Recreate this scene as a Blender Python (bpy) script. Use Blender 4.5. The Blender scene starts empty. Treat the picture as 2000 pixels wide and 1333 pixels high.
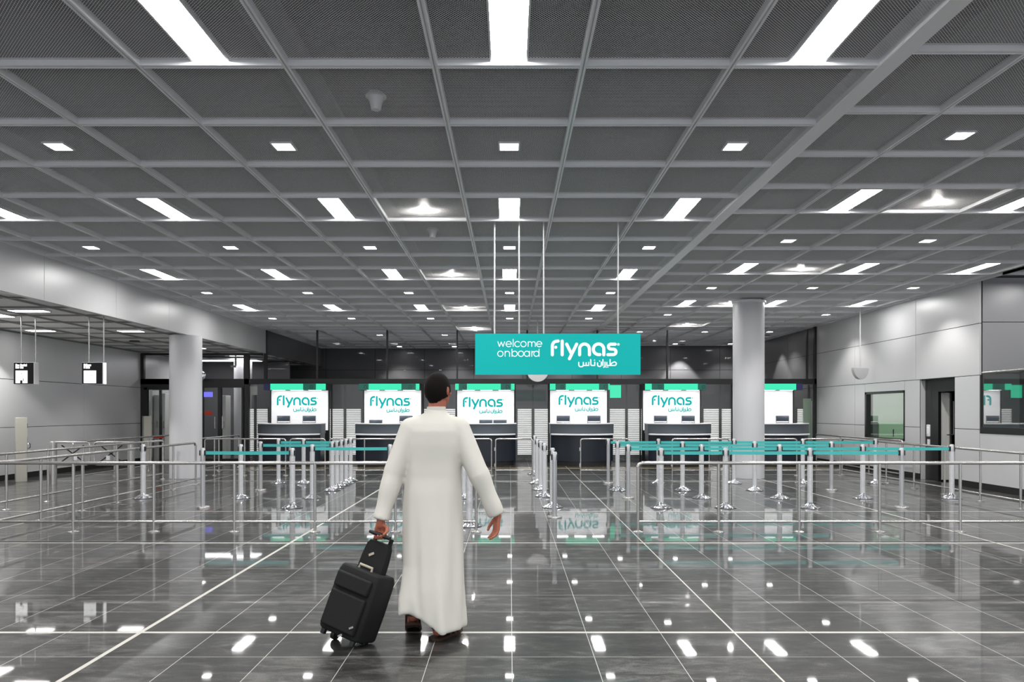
import bpy, bmesh, math, random
import numpy as np
from mathutils import Vector, Matrix, noise

random.seed(7)
C = bpy.context.scene.collection
SC = bpy.context.scene
PI = math.pi

# ------------------------------------------------------------------ camera, world, exposure
F = 1427.0          # focal length in pixels of a 2000 px wide frame
CX, HY, EYE = 996.0, 804.0, 1.5
cam_d = bpy.data.cameras.new('camera'); cam = bpy.data.objects.new('camera', cam_d); C.objects.link(cam)
cam.location = (0, 0, EYE); cam.rotation_euler = (PI/2, 0, 0)
cam_d.sensor_width = 36; cam_d.lens = F/2000*36
cam_d.shift_x = (1000-CX)/2000; cam_d.shift_y = (HY-666.5)/2000
cam_d.clip_start = .05; cam_d.clip_end = 200
SC.camera = cam
SC.view_settings.view_transform = 'Standard'; SC.view_settings.look = 'None'
SC.view_settings.exposure = 0.0; SC.view_settings.gamma = 1.0; SC.view_settings.use_curve_mapping = False
w = bpy.data.worlds.new('world'); SC.world = w; w.use_nodes = True
w.node_tree.nodes['Background'].inputs[0].default_value = (.80, .84, .9, 1)
w.node_tree.nodes['Background'].inputs[1].default_value = 1.5
PANEL_L = 44.0      # radiance of the long ceiling lights
SMALL_L = 40.0      # radiance of the small square downlights
SMALL_W = 170.0     # watts of the beam of a small downlight
SPOT_L = 260.0

def X_(px, d): return (px-CX)*d/F
def Z_(py, d): return EYE+(HY-py)*d/F

# ------------------------------------------------------------------ materials
MATS = {}
def srgb(r, g, b):
    f = lambda c: (c/12.92 if c <= .04045 else ((c+.055)/1.055)**2.4)
    return (f(r/255), f(g/255), f(b/255), 1)
def mat(name, col=(.5, .5, .5, 1), rough=.5, metal=0., spec=.5, emit=None, es=0., alpha=None, nz=None, bump=None, coat=0.):
    """principled material; nz=(scale,amount,stretch) varies the colour with noise, bump=(scale,strength)"""
    if name in MATS: return MATS[name]
    m = bpy.data.materials.new(name); m.use_nodes = True; nt = m.node_tree; b = nt.nodes['Principled BSDF']
    b.inputs['Base Color'].default_value = col; b.inputs['Roughness'].default_value = rough
    b.inputs['Metallic'].default_value = metal; b.inputs['Specular IOR Level'].default_value = spec
    if coat: b.inputs['Coat Weight'].default_value = coat
    if emit:
        b.inputs['Emission Color'].default_value = emit; b.inputs['Emission Strength'].default_value = es
    if nz or bump:
        tc = nt.nodes.new('ShaderNodeTexCoord')
    if nz:
        mp = nt.nodes.new('ShaderNodeMapping'); mp.inputs['Scale'].default_value = nz[2] if len(nz) > 2 else (1, 1, 1)
        nt.links.new(tc.outputs['Object'], mp.inputs[0])
        n = nt.nodes.new('ShaderNodeTexNoise'); n.inputs['Scale'].default_value = nz[0]; n.inputs['Detail'].default_value = 5
        nt.links.new(mp.outputs[0], n.inputs['Vector'])
        mx = nt.nodes.new('ShaderNodeMix'); mx.data_type = 'RGBA'
        k = nz[1]
        mx.inputs['A'].default_value = tuple(c*(1-k) for c in col[:3])+(1,)
        mx.inputs['B'].default_value = tuple(min(1, c*(1+k)) for c in col[:3])+(1,)
        nt.links.new(n.outputs['Fac'], mx.inputs['Factor']); nt.links.new(mx.outputs['Result'], b.inputs['Base Color'])
    if bump:
        n2 = nt.nodes.new('ShaderNodeTexNoise'); n2.inputs['Scale'].default_value = bump[0]; n2.inputs['Detail'].default_value = 3
        nt.links.new(tc.outputs['Object'], n2.inputs['Vector'])
        bp = nt.nodes.new('ShaderNodeBump'); bp.inputs['Strength'].default_value = bump[1]; bp.inputs['Distance'].default_value = .02
        nt.links.new(n2.outputs['Fac'], bp.inputs['Height']); nt.links.new(bp.outputs[0], b.inputs['Normal'])
    MATS[name] = m
    return m
def glass(name, tint=(1, 1, 1, 1), refl=1.0, base=.0):
    if name in MATS: return MATS[name]
    m = bpy.data.materials.new(name); m.use_nodes = True; nt = m.node_tree
    for n in list(nt.nodes): nt.nodes.remove(n)
    o = nt.nodes.new('ShaderNodeOutputMaterial'); mx = nt.nodes.new('ShaderNodeMixShader')
    t = nt.nodes.new('ShaderNodeBsdfTransparent'); t.inputs[0].default_value = tint
    g = nt.nodes.new('ShaderNodeBsdfGlossy'); g.inputs['Roughness'].default_value = .02
    fr = nt.nodes.new('ShaderNodeFresnel'); fr.inputs[0].default_value = 1.5
    mul = nt.nodes.new('ShaderNodeMath'); mul.operation = 'MULTIPLY_ADD'; mul.inputs[1].default_value = refl; mul.inputs[2].default_value = base
    mul.use_clamp = True
    nt.links.new(fr.outputs[0], mul.inputs[0]); nt.links.new(mul.outputs[0], mx.inputs[0])
    nt.links.new(t.outputs[0], mx.inputs[1]); nt.links.new(g.outputs[0], mx.inputs[2]); nt.links.new(mx.outputs[0], o.inputs[0])
    MATS[name] = m
    return m
def emis(name, col, s):
    return mat(name, (0, 0, 0, 1), .6, emit=col, es=s, spec=.2)

M_bar = mat('ceiling_bar_aluminium', srgb(243, 243, 246), .36, .15)
M_strand = mat('expanded_metal', srgb(250, 250, 251), .42, .1)
M_dark = mat('plenum_black', (.006, .006, .007, 1), .9, spec=.1)
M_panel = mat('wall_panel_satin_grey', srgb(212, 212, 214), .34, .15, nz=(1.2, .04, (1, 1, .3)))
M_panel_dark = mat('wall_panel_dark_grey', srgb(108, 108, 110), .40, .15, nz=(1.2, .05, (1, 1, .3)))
M_joint = mat('panel_joint_black', (.02, .02, .02, 1), .7)
M_black = mat('black_frame', (.012, .012, .013, 1), .35)
M_plinth = mat('black_plinth', (.01, .01, .01, 1), .5)
M_col = mat('column_grey_paint', srgb(204, 204, 208), .38, nz=(.8, .03))
M_steel = mat('brushed_steel', srgb(196, 194, 192), .26, .85, nz=(30, .06, (1, 1, .1)))
M_post = mat('satin_aluminium', srgb(196, 197, 200), .34, .6)
M_wrap = mat('plastic_wrapped_aluminium', srgb(222, 223, 226), .2, .35, nz=(60, .12), bump=(45, .3))
M_chrome = mat('chrome_base', srgb(225, 226, 232), .12, .95)
M_blackpl = mat('black_plastic', (.015, .015, .017, 1), .4)
M_teal = mat('belt_teal', srgb(76, 192, 190), .6, nz=(80, .05))
M_sign = mat('teal_sign_face', srgb(14, 92, 90), .6, spec=.1, emit=srgb(24, 186, 183), es=.80)
M_white_txt = mat('white_lettering', (.1, .1, .1, 1), .9, spec=0., emit=(1, 1, 1, 1), es=.97)
M_teal_txt = mat('teal_lettering_added_glow', srgb(6, 44, 43), .9, spec=0., emit=srgb(24, 174, 170), es=1.08)  # emission added so the letters stay bright where little light reaches them
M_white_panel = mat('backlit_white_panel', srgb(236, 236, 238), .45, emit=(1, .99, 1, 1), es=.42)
M_counter = mat('counter_navy_laminate', srgb(30, 36, 47), .32, nz=(2, .08))
M_fascia = mat('counter_fascia_grey', srgb(76, 83, 90), .38, nz=(2, .05))
M_whitelam = mat('white_laminate', srgb(238, 238, 242), .3)
M_green = emis('green_header_glow', srgb(68, 240, 186), 1.0)
M_greend = mat('dark_green_display', srgb(8, 70, 60), .25, emit=srgb(14, 92, 78), es=.6)
M_iconbl = mat('display_icon_dark', srgb(4, 34, 30), .3)
M_chairpad = mat('grey_blue_leather', srgb(74, 84, 98), .4, nz=(12, .1))
M_alu = mat('polished_aluminium', srgb(215, 215, 218), .2, .9)
M_louv = mat('white_louvre_added_glow', srgb(236, 236, 234), .4, emit=(1, 1, 1, 1), es=.40)  # slats are no lamp: emission stands in for light falling on them
M_greypost = mat('grey_post', srgb(96, 96, 96), .5)
M_glass = glass('clear_glass', (.96, .97, .97, 1), .8)
M_glass_g = glass('green_tinted_glass', (.80, .97, .84, 1), .25)
M_glass_d = glass('booth_glass', (.55, .66, .62, 1), .5, .03)
M_glass_hall = glass('smoked_glass', (.86, .86, .87, 1), .25)
M_lamp = emis('ceiling_light_diffuser', (1, .99, .97, 1), PANEL_L)
M_lamp_s = emis('downlight_lens', (1, .98, .95, 1), SMALL_L)
M_lamp_low = emis('low_ceiling_light_lens', (1, .98, .95, 1), 16)
M_spot = emis('spotlight_lamp', (1, .97, .92, 1), SPOT_L)
M_lit = emis('backlit_white', (1, 1, 1, 1), 2.2)
M_trimw = mat('light_trim_white', srgb(228, 228, 232), .4)
M_soft = mat('low_ceiling_tile', srgb(240, 240, 238), .6, nz=(3, .04))
M_lowbar = mat('low_ceiling_bar', srgb(140, 140, 140), .45)
M_whitewall = mat('white_wall_paint', srgb(232, 232, 228), .6)
M_beige = mat('pillar_beige_metal', srgb(176, 174, 164), .4, .3)
M_skin = mat('skin', srgb(168, 98, 76), .55, nz=(9, .10))
M_hair = mat('dark_hair', srgb(17, 12, 10), .8, spec=.15, nz=(120, .3, (1, 1, .2)), bump=(220, .25))
M_thobe = mat('white_cotton', srgb(214, 211, 203), .85, spec=.2, nz=(4, .02), bump=(220, .04))
M_sandal = mat('brown_leather', srgb(72, 44, 32), .6, nz=(30, .15))
M_sole = mat('dark_brown_sole', srgb(56, 36, 26), .8)
M_case = mat('black_nylon', (.010, .010, .011, 1), .75, spec=.3, nz=(90, .25), bump=(300, .2))
M_rubber = mat('black_rubber', (.008, .008, .008, 1), .6)
M_tag = mat('pale_tag', srgb(168, 160, 142), .5)
M_red = mat('red_sticker', srgb(210, 60, 40), .5)
M_blue = emis('blue_lit_sign', srgb(110, 110, 235), 1.3)
M_blueink = mat('blue_dark_screen', srgb(40, 40, 92), .3)
M_greenpane = mat('pale_green_pane', srgb(178, 204, 178), .3)
M_eye = mat('eye_white', (.8, .8, .78, 1), .2)
M_pend = mat('pale_grey_enamel', srgb(205, 205, 206), .4)

def floor_material():
    m = bpy.data.materials.new('polished_stone_tiles'); m.use_nodes = True; nt = m.node_tree; b = nt.nodes['Principled BSDF']
    N = nt.nodes.new; L = nt.links.new
    tc = N('ShaderNodeTexCoord')
    sep = N('ShaderNodeSeparateXYZ'); L(tc.outputs['Object'], sep.inputs[0])
    def math_(op, a, bb=None, clamp=False):
        n = N('ShaderNodeMath'); n.operation = op; n.use_clamp = clamp
        for i, v in enumerate((a, bb)):
            if v is None: continue
            if isinstance(v, (int, float)): n.inputs[i].default_value = v
            else: L(v, n.inputs[i])
        return n.outputs[0]
    def lines(coord, off, pitch, half):
        t = math_('ADD', math_('SUBTRACT', coord, off), pitch*200.5)
        t = math_('MODULO', t, pitch)
        t = math_('ABSOLUTE', math_('SUBTRACT', t, pitch/2))
        return math_('LESS_THAN', t, half)
    def one(coord, at, half):
        return math_('LESS_THAN', math_('ABSOLUTE', math_('SUBTRACT', coord, at)), half)
    x, y = sep.outputs[0], sep.outputs[1]
    g = math_('MAXIMUM', lines(x, .0125, .5025, .0022), lines(y, 4.96, .5, .0022))
    t = math_('MAXIMUM', one(x, -2.505, .016), one(y, 4.955, .017))
    t = math_('MAXIMUM', t, one(y, 8.33, .016))
    t = math_('MAXIMUM', t, one(y, 10.95, .014)); t = math_('MAXIMUM', t, one(y, 15.75, .018)); t = math_('MAXIMUM', t, one(y, 17.35, .018))
    t = math_('MAXIMUM', t, one(x, 1.52, .006)); t = math_('MAXIMUM', t, one(x, 5.54, .012)); t = math_('MAXIMUM', t, one(x, -6.53, .012))
    # stone: long streaks across the hall, each tile its own tone
    mp = N('ShaderNodeMapping'); mp.inputs['Scale'].default_value = (2.3, 7.0, 1); L(tc.outputs['Object'], mp.inputs[0])
    n1 = N('ShaderNodeTexNoise'); n1.inputs['Scale'].default_value = 1.6; n1.inputs['Detail'].default_value = 9; n1.inputs['Roughness'].default_value = .72
    n1.inputs['Distortion'].default_value = .6; L(mp.outputs[0], n1.inputs['Vector'])
    n2 = N('ShaderNodeTexNoise'); n2.inputs['Scale'].default_value = 160; n2.inputs['Detail'].default_value = 2; L(tc.outputs['Object'], n2.inputs['Vector'])
    tx = math_('FLOOR', math_('DIVIDE', math_('SUBTRACT', x, .0125), .5025)); ty = math_('FLOOR', math_('DIVIDE', math_('SUBTRACT', y, 4.96), .5))
    cmb = N('ShaderNodeCombineXYZ'); L(tx, cmb.inputs[0]); L(ty, cmb.inputs[1])
    wn = N('ShaderNodeTexWhiteNoise'); L(cmb.outputs[0], wn.inputs['Vector'])
    v = math_('ADD', math_('MULTIPLY', n1.outputs['Fac'], 1.0), math_('MULTIPLY', math_('SUBTRACT', wn.outputs['Value'], .5), .12))
    v = math_('ADD', v, math_('MULTIPLY', math_('SUBTRACT', n2.outputs['Fac'], .5), .42))
    cr = N('ShaderNodeValToRGB'); L(v, cr.inputs[0])
    e = cr.color_ramp.elements
    e[0].position = .32; e[0].color = srgb(38, 38, 39); e[1].position = .70; e[1].color = srgb(102, 101, 99)
    mid = e.new(.5); mid.color = srgb(55, 55, 54)
    mx = N('ShaderNodeMix'); mx.data_type = 'RGBA'; L(g, mx.inputs['Factor']); L(cr.outputs[0], mx.inputs['A']); mx.inputs['B'].default_value = srgb(170, 169, 166)
    mx2 = N('ShaderNodeMix'); mx2.data_type = 'RGBA'; L(t, mx2.inputs['Factor']); L(mx.outputs['Result'], mx2.inputs['A']); mx2.inputs['B'].default_value = srgb(190, 187, 180)
    L(mx2.outputs['Result'], b.inputs['Base Color'])
    r = math_('ADD', math_('MULTIPLY', n1.outputs['Fac'], .045), .010)
    r = math_('ADD', r, math_('MULTIPLY', math_('MAXIMUM', g, t), .25)); L(r, b.inputs['Coat Roughness']); b.inputs['Roughness'].default_value = .34; b.inputs['Coat Weight'].default_value = .68; b.inputs['Coat IOR'].default_value = 1.5
    b.inputs['Specular IOR Level'].default_value = .14
    # faint waviness of the polish
    n3 = N('ShaderNodeTexNoise'); n3.inputs['Scale'].default_value = 3.0; n3.inputs['Detail'].default_value = 1; L(tc.outputs['Object'], n3.inputs['Vector'])
    bp = N('ShaderNodeBump'); bp.inputs['Strength'].default_value = .012; bp.inputs['Distance'].default_value = .01
    L(n3.outputs['Fac'], bp.inputs['Height']); L(bp.outputs[0], b.inputs['Normal'])
    return m
M_floor = floor_material()

# ------------------------------------------------------------------ mesh helpers
class MB:
    def __init__(s): s.v = []; s.f = []
    def add(s, vs, fs):
        o = len(s.v); s.v += [tuple(p) for p in vs]; s.f += [tuple(i+o for i in f) for f in fs]; return s
    def box(s, x0, x1, y0, y1, z0, z1):
        return s.add([(x0, y0, z0), (x1, y0, z0), (x1, y1, z0), (x0, y1, z0), (x0, y0, z1), (x1, y0, z1), (x1, y1, z1), (x0, y1, z1)],
                     [(0, 3, 2, 1), (4, 5, 6, 7), (0, 1, 5, 4), (1, 2, 6, 5), (2, 3, 7, 6), (3, 0, 4, 7)])
    def obox(s, c, ax, ay, az):
        """oriented box: centre and three half vectors"""
        c, ax, ay, az = (Vector(q) for q in (c, ax, ay, az)); vs = []
        for k in (-1, 1):
            for a, b in ((-1, -1), (1, -1), (1, 1), (-1, 1)): vs.append(c+a*ax+b*ay+k*az)
        return s.add(vs, [(0, 3, 2, 1), (4, 5, 6, 7), (0, 1, 5, 4), (1, 2, 6, 5), (2, 3, 7, 6), (3, 0, 4, 7)])
    def quad(s, a, b, c, d): return s.add([a, b, c, d], [(0, 1, 2, 3)])
    def tube(s, pts, r, n=12, caps=True):
        """round bar along a path; r is one radius or one per point"""
        pts = [Vector(p) for p in pts]; k = len(pts)
        rs = r if isinstance(r, (list, tuple)) else [r]*k
        t0 = (pts[1]-pts[0]).normalized()
        up = Vector((0, 0, 1)) if abs(t0.z) < .9 else Vector((1, 0, 0))
        nx = t0.cross(up).normalized(); rings = []; base = len(s.v); vs = []
        for i, p in enumerate(pts):
            t = (pts[min(i+1, k-1)]-pts[max(i-1, 0)]).normalized()
            nx = (nx-t*nx.dot(t)).normalized(); ny = t.cross(nx)
            for j in range(n):
                a = 2*PI*j/n; vs.append(p+(nx*math.cos(a)+ny*math.sin(a))*rs[i])
        fs = []
        for i in range(k-1):
            for j in range(n):
                fs.append((i*n+j, i*n+(j+1) % n, (i+1)*n+(j+1) % n, (i+1)*n+j))
        if caps: fs += [tuple(reversed(range(n))), tuple((k-1)*n+j for j in range(n))]
        return s.add(vs, fs)
    def cyl(s, x, y, z0, z1, r0, r1=None, n=20): return s.tube([(x, y, z0), (x, y, z1)], [r0, r0 if r1 is None else r1], n)
    def lathe(s, prof, x=0, y=0, n=32, mod=None):
        vs, fs = [], []; k = len(prof)
        for i, (r, z) in enumerate(prof):
            for j in range(n):
                a = 2*PI*j/n; q = r*(mod(i, j) if mod else 1)
                vs.append((x+q*math.cos(a), y+q*math.sin(a), z))
        for i in range(k-1):
            for j in range(n): fs.append((i*n+j, i*n+(j+1) % n, (i+1)*n+(j+1) % n, (i+1)*n+j))
        fs += [tuple(reversed(range(n))), tuple((k-1)*n+j for j in range(n))]
        return s.add(vs, fs)
    def ell(s, c, r, rot=None, nu=20, nv=12):
        vs, fs = [], []; c = Vector(c); R = rot if rot else Matrix.Identity(3)
        for i in range(nv+1):
            th = PI*i/nv
            for j in range(nu):
                ph = 2*PI*j/nu
                vs.append(c+R @ Vector((r[0]*math.sin(th)*math.cos(ph), r[1]*math.sin(th)*math.sin(ph), r[2]*math.cos(th))))
        for i in range(nv):
            for j in range(nu): fs.append((i*nu+j, (i+1)*nu+j, (i+1)*nu+(j+1) % nu, i*nu+(j+1) % nu))
        return s.add(vs, fs)
    def capsule(s, a, b, ra, rb, n=14):
        a, b = Vector(a), Vector(b); d = (b-a).normalized(); pts, rs = [], []
        for t in (-1, -.86, -.5): pts.append(a+d*ra*t); rs.append(ra*math.sqrt(max(0.0004, 1-t*t)))
        pts.append(a); rs.append(ra); pts.append(b); rs.append(rb)
        for t in (.5, .86, 1): pts.append(b+d*rb*t); rs.append(rb*math.sqrt(max(0.0004, 1-t*t)))
        return s.tube(pts, rs, n)
    def loft(s, rings, close=True):
        n = len(rings[0]); vs = [p for r in rings for p in r]; fs = []
        for i in range(len(rings)-1):
            for j in range(n): fs.append((i*n+j, i*n+(j+1) % n, (i+1)*n+(j+1) % n, (i+1)*n+j))
        if close: fs += [tuple(reversed(range(n))), tuple((len(rings)-1)*n+j for j in range(n))]
        return s.add(vs, fs)
    def stripwall(s, outer, inner, z0, z1):
        """open wall of given plan outlines (outer and inner, same count) between two heights"""
        n = len(outer); vs = [(x, y, z) for z in (z0, z1) for x, y in outer]+[(x, y, z) for z in (z0, z1) for x, y in inner]; fs = []
        for i in range(n-1):
            fs.append((i, i+1, n+i+1, n+i)); fs.append((2*n+i+1, 2*n+i, 3*n+i, 3*n+i+1))
            fs.append((n+i, n+i+1, 3*n+i+1, 3*n+i)); fs.append((i+1, i, 2*n+i, 2*n+i+1))
        fs.append((0, n, 3*n, 2*n)); fs.append((n-1, 3*n-1, 4*n-1, 2*n-1))
        return s.add(vs, fs)
    def slab(s, poly, z0, z1):
        n = len(poly); vs = [(x, y, z0) for x, y in poly]+[(x, y, z1) for x, y in poly]
        fs = [tuple(reversed(range(n))), tuple(range(n, 2*n))]+[(i, (i+1) % n, n+(i+1) % n, n+i) for i in range(n)]
        return s.add(vs, fs)
    def mesh(s, name, m, smooth=True, ang=40):
        me = bpy.data.meshes.new(name); me.from_pydata(s.v, [], s.f); me.update()
        bm = bmesh.new(); bm.from_mesh(me); bmesh.ops.recalc_face_normals(bm, faces=bm.faces); bm.to_mesh(me); bm.free()
        me.materials.append(m)
        if smooth:
            me.polygons.foreach_set('use_smooth', [True]*len(me.polygons)); me.set_sharp_from_angle(angle=math.radians(ang))
        return me
    def build(s, name, m, parent=None, bevel=0., smooth=True, ang=40):
        o = bpy.data.objects.new(name, s.mesh(name, m, smooth, ang)); C.objects.link(o)
        if parent: o.parent = parent
        if bevel:
            b = o.modifiers.new('bevel', 'BEVEL'); b.width = bevel; b.segments = 2; b.limit_method = 'ANGLE'; b.harden_normals = False
        return o
def thing(name, label, cat, loc=(0, 0, 0), rz=0., group=None):
    o = bpy.data.objects.new(name, None); C.objects.link(o); o.location = loc; o.rotation_euler = (0, 0, rz); o.empty_display_size = .1
    tag(o, label, cat, group); return o
def tag(o, label, cat, group=None):
    o['label'] = label; o['category'] = cat
    if group: o['group'] = group
    return o
def struct(o, label=None, cat=None):
    o['kind'] = 'structure'
    if label: o['label'] = label
    if cat: o['category'] = cat
    return o
def dup(root, loc, rz=None, label=None):
    def cp(o, par):
        c = o.copy(); C.objects.link(c)
        if par: c.parent = par
        for ch in o.children: cp(ch, c)
        return c
    r = cp(root, None); r.location = loc
    if rz is not None: r.rotation_euler = (0, 0, rz)
    if label: r['label'] = label
    return r
def lamp_spot(name, parent, loc, watts, deg=110, blend=.6, radius=.07):
    l = bpy.data.lights.new(name, 'SPOT'); l.energy = watts; l.spot_size = math.radians(deg); l.spot_blend = blend; l.shadow_soft_size = radius
    l.color = (1, .98, .95)
    o = bpy.data.objects.new(name, l); C.objects.link(o); o.parent = parent; o.location = loc
    return o

# ------------------------------------------------------------------ the setting: floor, ceiling, walls
GX0, GY0, P = .51, 5.092, 1.034             # ceiling module
gx = lambda j: GX0+P*j
gy = lambda k: GY0+P*(k-1)
YB, YG, YEND = -4.0, 21.6, 28.2             # behind the viewer, glass front, far hall wall
XL, XR, XBK = -10.9, 9.05, -7.2
ZC, ZR, ZL = 3.90, 4.00, 3.22

f = MB().box(XL-.3, 13.3, YB, YEND+.3, -.2, 0).build('floor', M_floor, smooth=False); struct(f)

def ceiling_region(bars, mesh_v, mesh_f, xs, ys, z, x_end0=None, x_end1=None):
    """xs, ys: centre lines of the bars; strands fill every cell"""
    h, hw = .055, .0225
    lo, hi = ys[0], ys[-1]
    for x in xs:      # bars running away from the viewer, a groove along the underside
        bars.box(x-hw, x-.006, lo, hi, z, z+h); bars.box(x+.006, x+hw, lo, hi, z, z+h); bars.box(x-.006, x+.006, lo, hi, z+.02, z+h)
    for y in ys:
        for x0, x1 in zip(xs[:-1], xs[1:]):
            bars.box(x0+hw, x1-hw, y-.026, y-.004, z+.002, z+h); bars.box(x0+hw, x1-hw, y-.004, y+.026, z+.010, z+h-.001)
            bars.box(x0+hw, x1-hw, y+.018, y+.026, z+.002, z+.010)
    st, hw2, hh, z0 = .0215, .00095, .0014, z+.040
    def strands(w_, d_):
        out = []
        for s in (1, -1):
            c = -d_ if s < 0 else 0.0
            lo_c, hi_c = (0, w_+d_) if s > 0 else (-d_, w_)
            k = math.ceil(lo_c/st)
            while k*st < hi_c:
                c = k*st; k += 1
                # x + s*y = c  clipped to [0,w]x[0,d]
                pts = []
                for yy in (0, d_):
                    xx = c-s*yy
                    if -1e-9 <= xx <= w_+1e-9: pts.append((xx, yy))
                for xx in (0, w_):
                    yy = (c-xx)*s
                    if 1e-9 < yy < d_-1e-9: pts.append((xx, yy))
                if len(pts) < 2: continue
                (ax, ay), (bx, by) = pts[0], pts[1]
                L = math.hypot(bx-ax, by-ay)
                if L < .004: continue
                px, py = -(by-ay)/L*hw2, (bx-ax)/L*hw2
                out.append(((ax+px, ay+py, 0), (ax-px, ay-py, 0), (bx-px, by-py, 0), (bx+px, by+py, 0)))
                out.append(((ax+px, ay+py, 0), (bx+px, by+py, 0), (bx+px, by+py, hh), (ax+px, ay+py, hh)))
                out.append(((ax-px, ay-py, 0), (ax-px, ay-py, hh), (bx-px, by-py, hh), (bx-px, by-py, 0)))
        return np.array(out, dtype=np.float64).reshape(-1, 3)
    cache = {}
    for x0, x1 in zip(xs[:-1], xs[1:]):
        w_ = round(x1-x0-2*hw, 4)
        if w_ < .02: continue
        for y0, y1 in zip(ys[:-1], ys[1:]):
            d_ = round(y1-y0-.052, 4)
            if (w_, d_) not in cache: cache[(w_, d_)] = strands(w_, d_)
            mesh_v.append(cache[(w_, d_)]+np.array([x0+hw, y0+.026, z0]))
def np_quads(name, vs, m, parent=None):
    v = np.concatenate(vs).astype(np.float32); nq = len(v)//4
    me = bpy.data.meshes.new(name); me.vertices.add(len(v)); me.vertices.foreach_set('co', v.ravel())
    me.loops.add(len(v)); me.loops.foreach_set('vertex_index', np.arange(len(v), dtype=np.int32))
    me.polygons.add(nq); me.polygons.foreach_set('loop_start', np.arange(0, len(v), 4, dtype=np.int32))
    me.update(calc_edges=True); me.materials.append(m)
    o = bpy.data.objects.new(name, me); C.objects.link(o)
    if parent: o.parent = parent
    return o
ys_all = [gy(k) for k in range(-7, 24)]
bars, mv = MB(), []
ceiling_region(bars, mv, None, [XBK+.02]+[gx(j) for j in range(-7, 3)], ys_all, ZC)
o = struct(bars.build('ceiling', M_bar, smooth=False)); np_quads('mesh_infill', mv, M_strand, o)
bars, mv = MB(), []
ceiling_region(bars, mv, None, [2.68]+[gx(j) for j in range(3, 9)]+[XR-.03], [y for y in ys_all], ZR)
ys_near = [y for y in ys_all if y < 14.0]
ceiling_region(bars, mv, None, [XR-.03]+[gx(j) for j in range(9, 13)], ys_near, ZR)
o = struct(bars.build('ceiling_right', M_bar, smooth=False)); np_quads('mesh_infill', mv, M_strand, o)
b = MB().box(2.560, 2.70, ys_all[0], YEND, ZC-.004, ZR+.06); struct(b.build('trim_1', M_bar, bevel=.004))
b = MB(); b.box(XL-.3, 13.4, YB, YEND+.3, 4.75, 4.85)
d = struct(b.build('ceiling_void', M_dark, smooth=False))
# services seen faintly above the mesh
for nm, (x0, x1, y0, y1, z0, z1) in (('air_duct', (-5.6, -4.9, -2, 21, 4.25, 4.6)), ('air_duct', (3.3, 3.9, -2, 21, 4.3, 4.6)), ('cable_tray', (-1.9, -1.6, -2, 21, 4.3, 4.36)), ('cable_tray', (6.9, 7.3, -2, 13.5, 4.35, 4.42))):
    MB().box(x0, x1, y0, y1, z0, z1).build(nm, mat('galvanised_duct', srgb(70, 70, 72), .5, .3), d)
# lower ceiling on the left
bars = MB(); xs = [XL, gx(-10), gx(-9), gx(-8), XBK-.1]; ys = [y for y in ys_all if y < YG]+[YG]
for x in xs: bars.box(x-.020, x+.020, YB, YEND, ZL+.022, ZL+.05)
for y in ys_all: bars.box(XL, XBK-.1, y-.020, y+.020, ZL+.024, ZL+.05)
o = struct(bars.build('ceiling_left', M_lowbar, smooth=False))
MB().box(XL, XBK-.05, YB, YEND, ZL+.05, ZL+.07).build('ceiling_tiles', M_soft, o, smooth=False)
# bulkhead
def panels(rects, fixed, axis, t, gap=.006):
    """panel faces on a plane: axis 'x' (plane x=fixed, u=y) or 'y' (plane y=fixed, u=x); t signed thickness into the wall"""
    b = MB(); a0, a1 = sorted((fixed, fixed+t))
    for u0, u1, z0, z1 in rects:
        if axis == 'x': b.box(a0, a1, u0+gap, u1-gap, z0+gap, z1-gap)
        else: b.box(u0+gap, u1-gap, a0, a1, z0+gap, z1-gap)
    return b
us = [YB]+[gy(k)+.0 for k in range(-5, 17, 2)]+[YG+.1]
b = panels([(a, c, ZL-.01, ZC+.10) for a, c in zip(us[:-1], us[1:])], XBK, 'x', -.10, .002)
o = struct(b.build('wall_bulkhead', M_panel, bevel=.002, smooth=False))
MB().box(XBK-.105, XBK-.002, YB, YG+.1, ZL, ZC+.09).build('bulkhead_core', M_joint, o, smooth=False)
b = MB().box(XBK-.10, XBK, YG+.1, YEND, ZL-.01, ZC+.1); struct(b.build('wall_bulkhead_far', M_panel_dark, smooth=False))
# left wall
rows = [(.12, 1.15), (1.15, 2.2), (2.2, 3.24)]
us = [YB, -2.6, 1.0, 4.6, 8.0, 11.6, 15.15, 18.7, YG]
b = panels([(a, c, z0, z1) for a, c in zip(us[:-1], us[1:]) for z0, z1 in rows], XL, 'x', -.03)
o = struct(b.build('wall_left', M_panel, smooth=False, bevel=.002))
MB().box(XL-.2, XL-.012, YB, YG, .0, 3.3).build('wall_core', M_joint, o, smooth=False)
struct(MB().box(XL-.02, XL-.004, YB, YG, 0, .115).build('baseboard_left', M_plinth, smooth=False))
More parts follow.
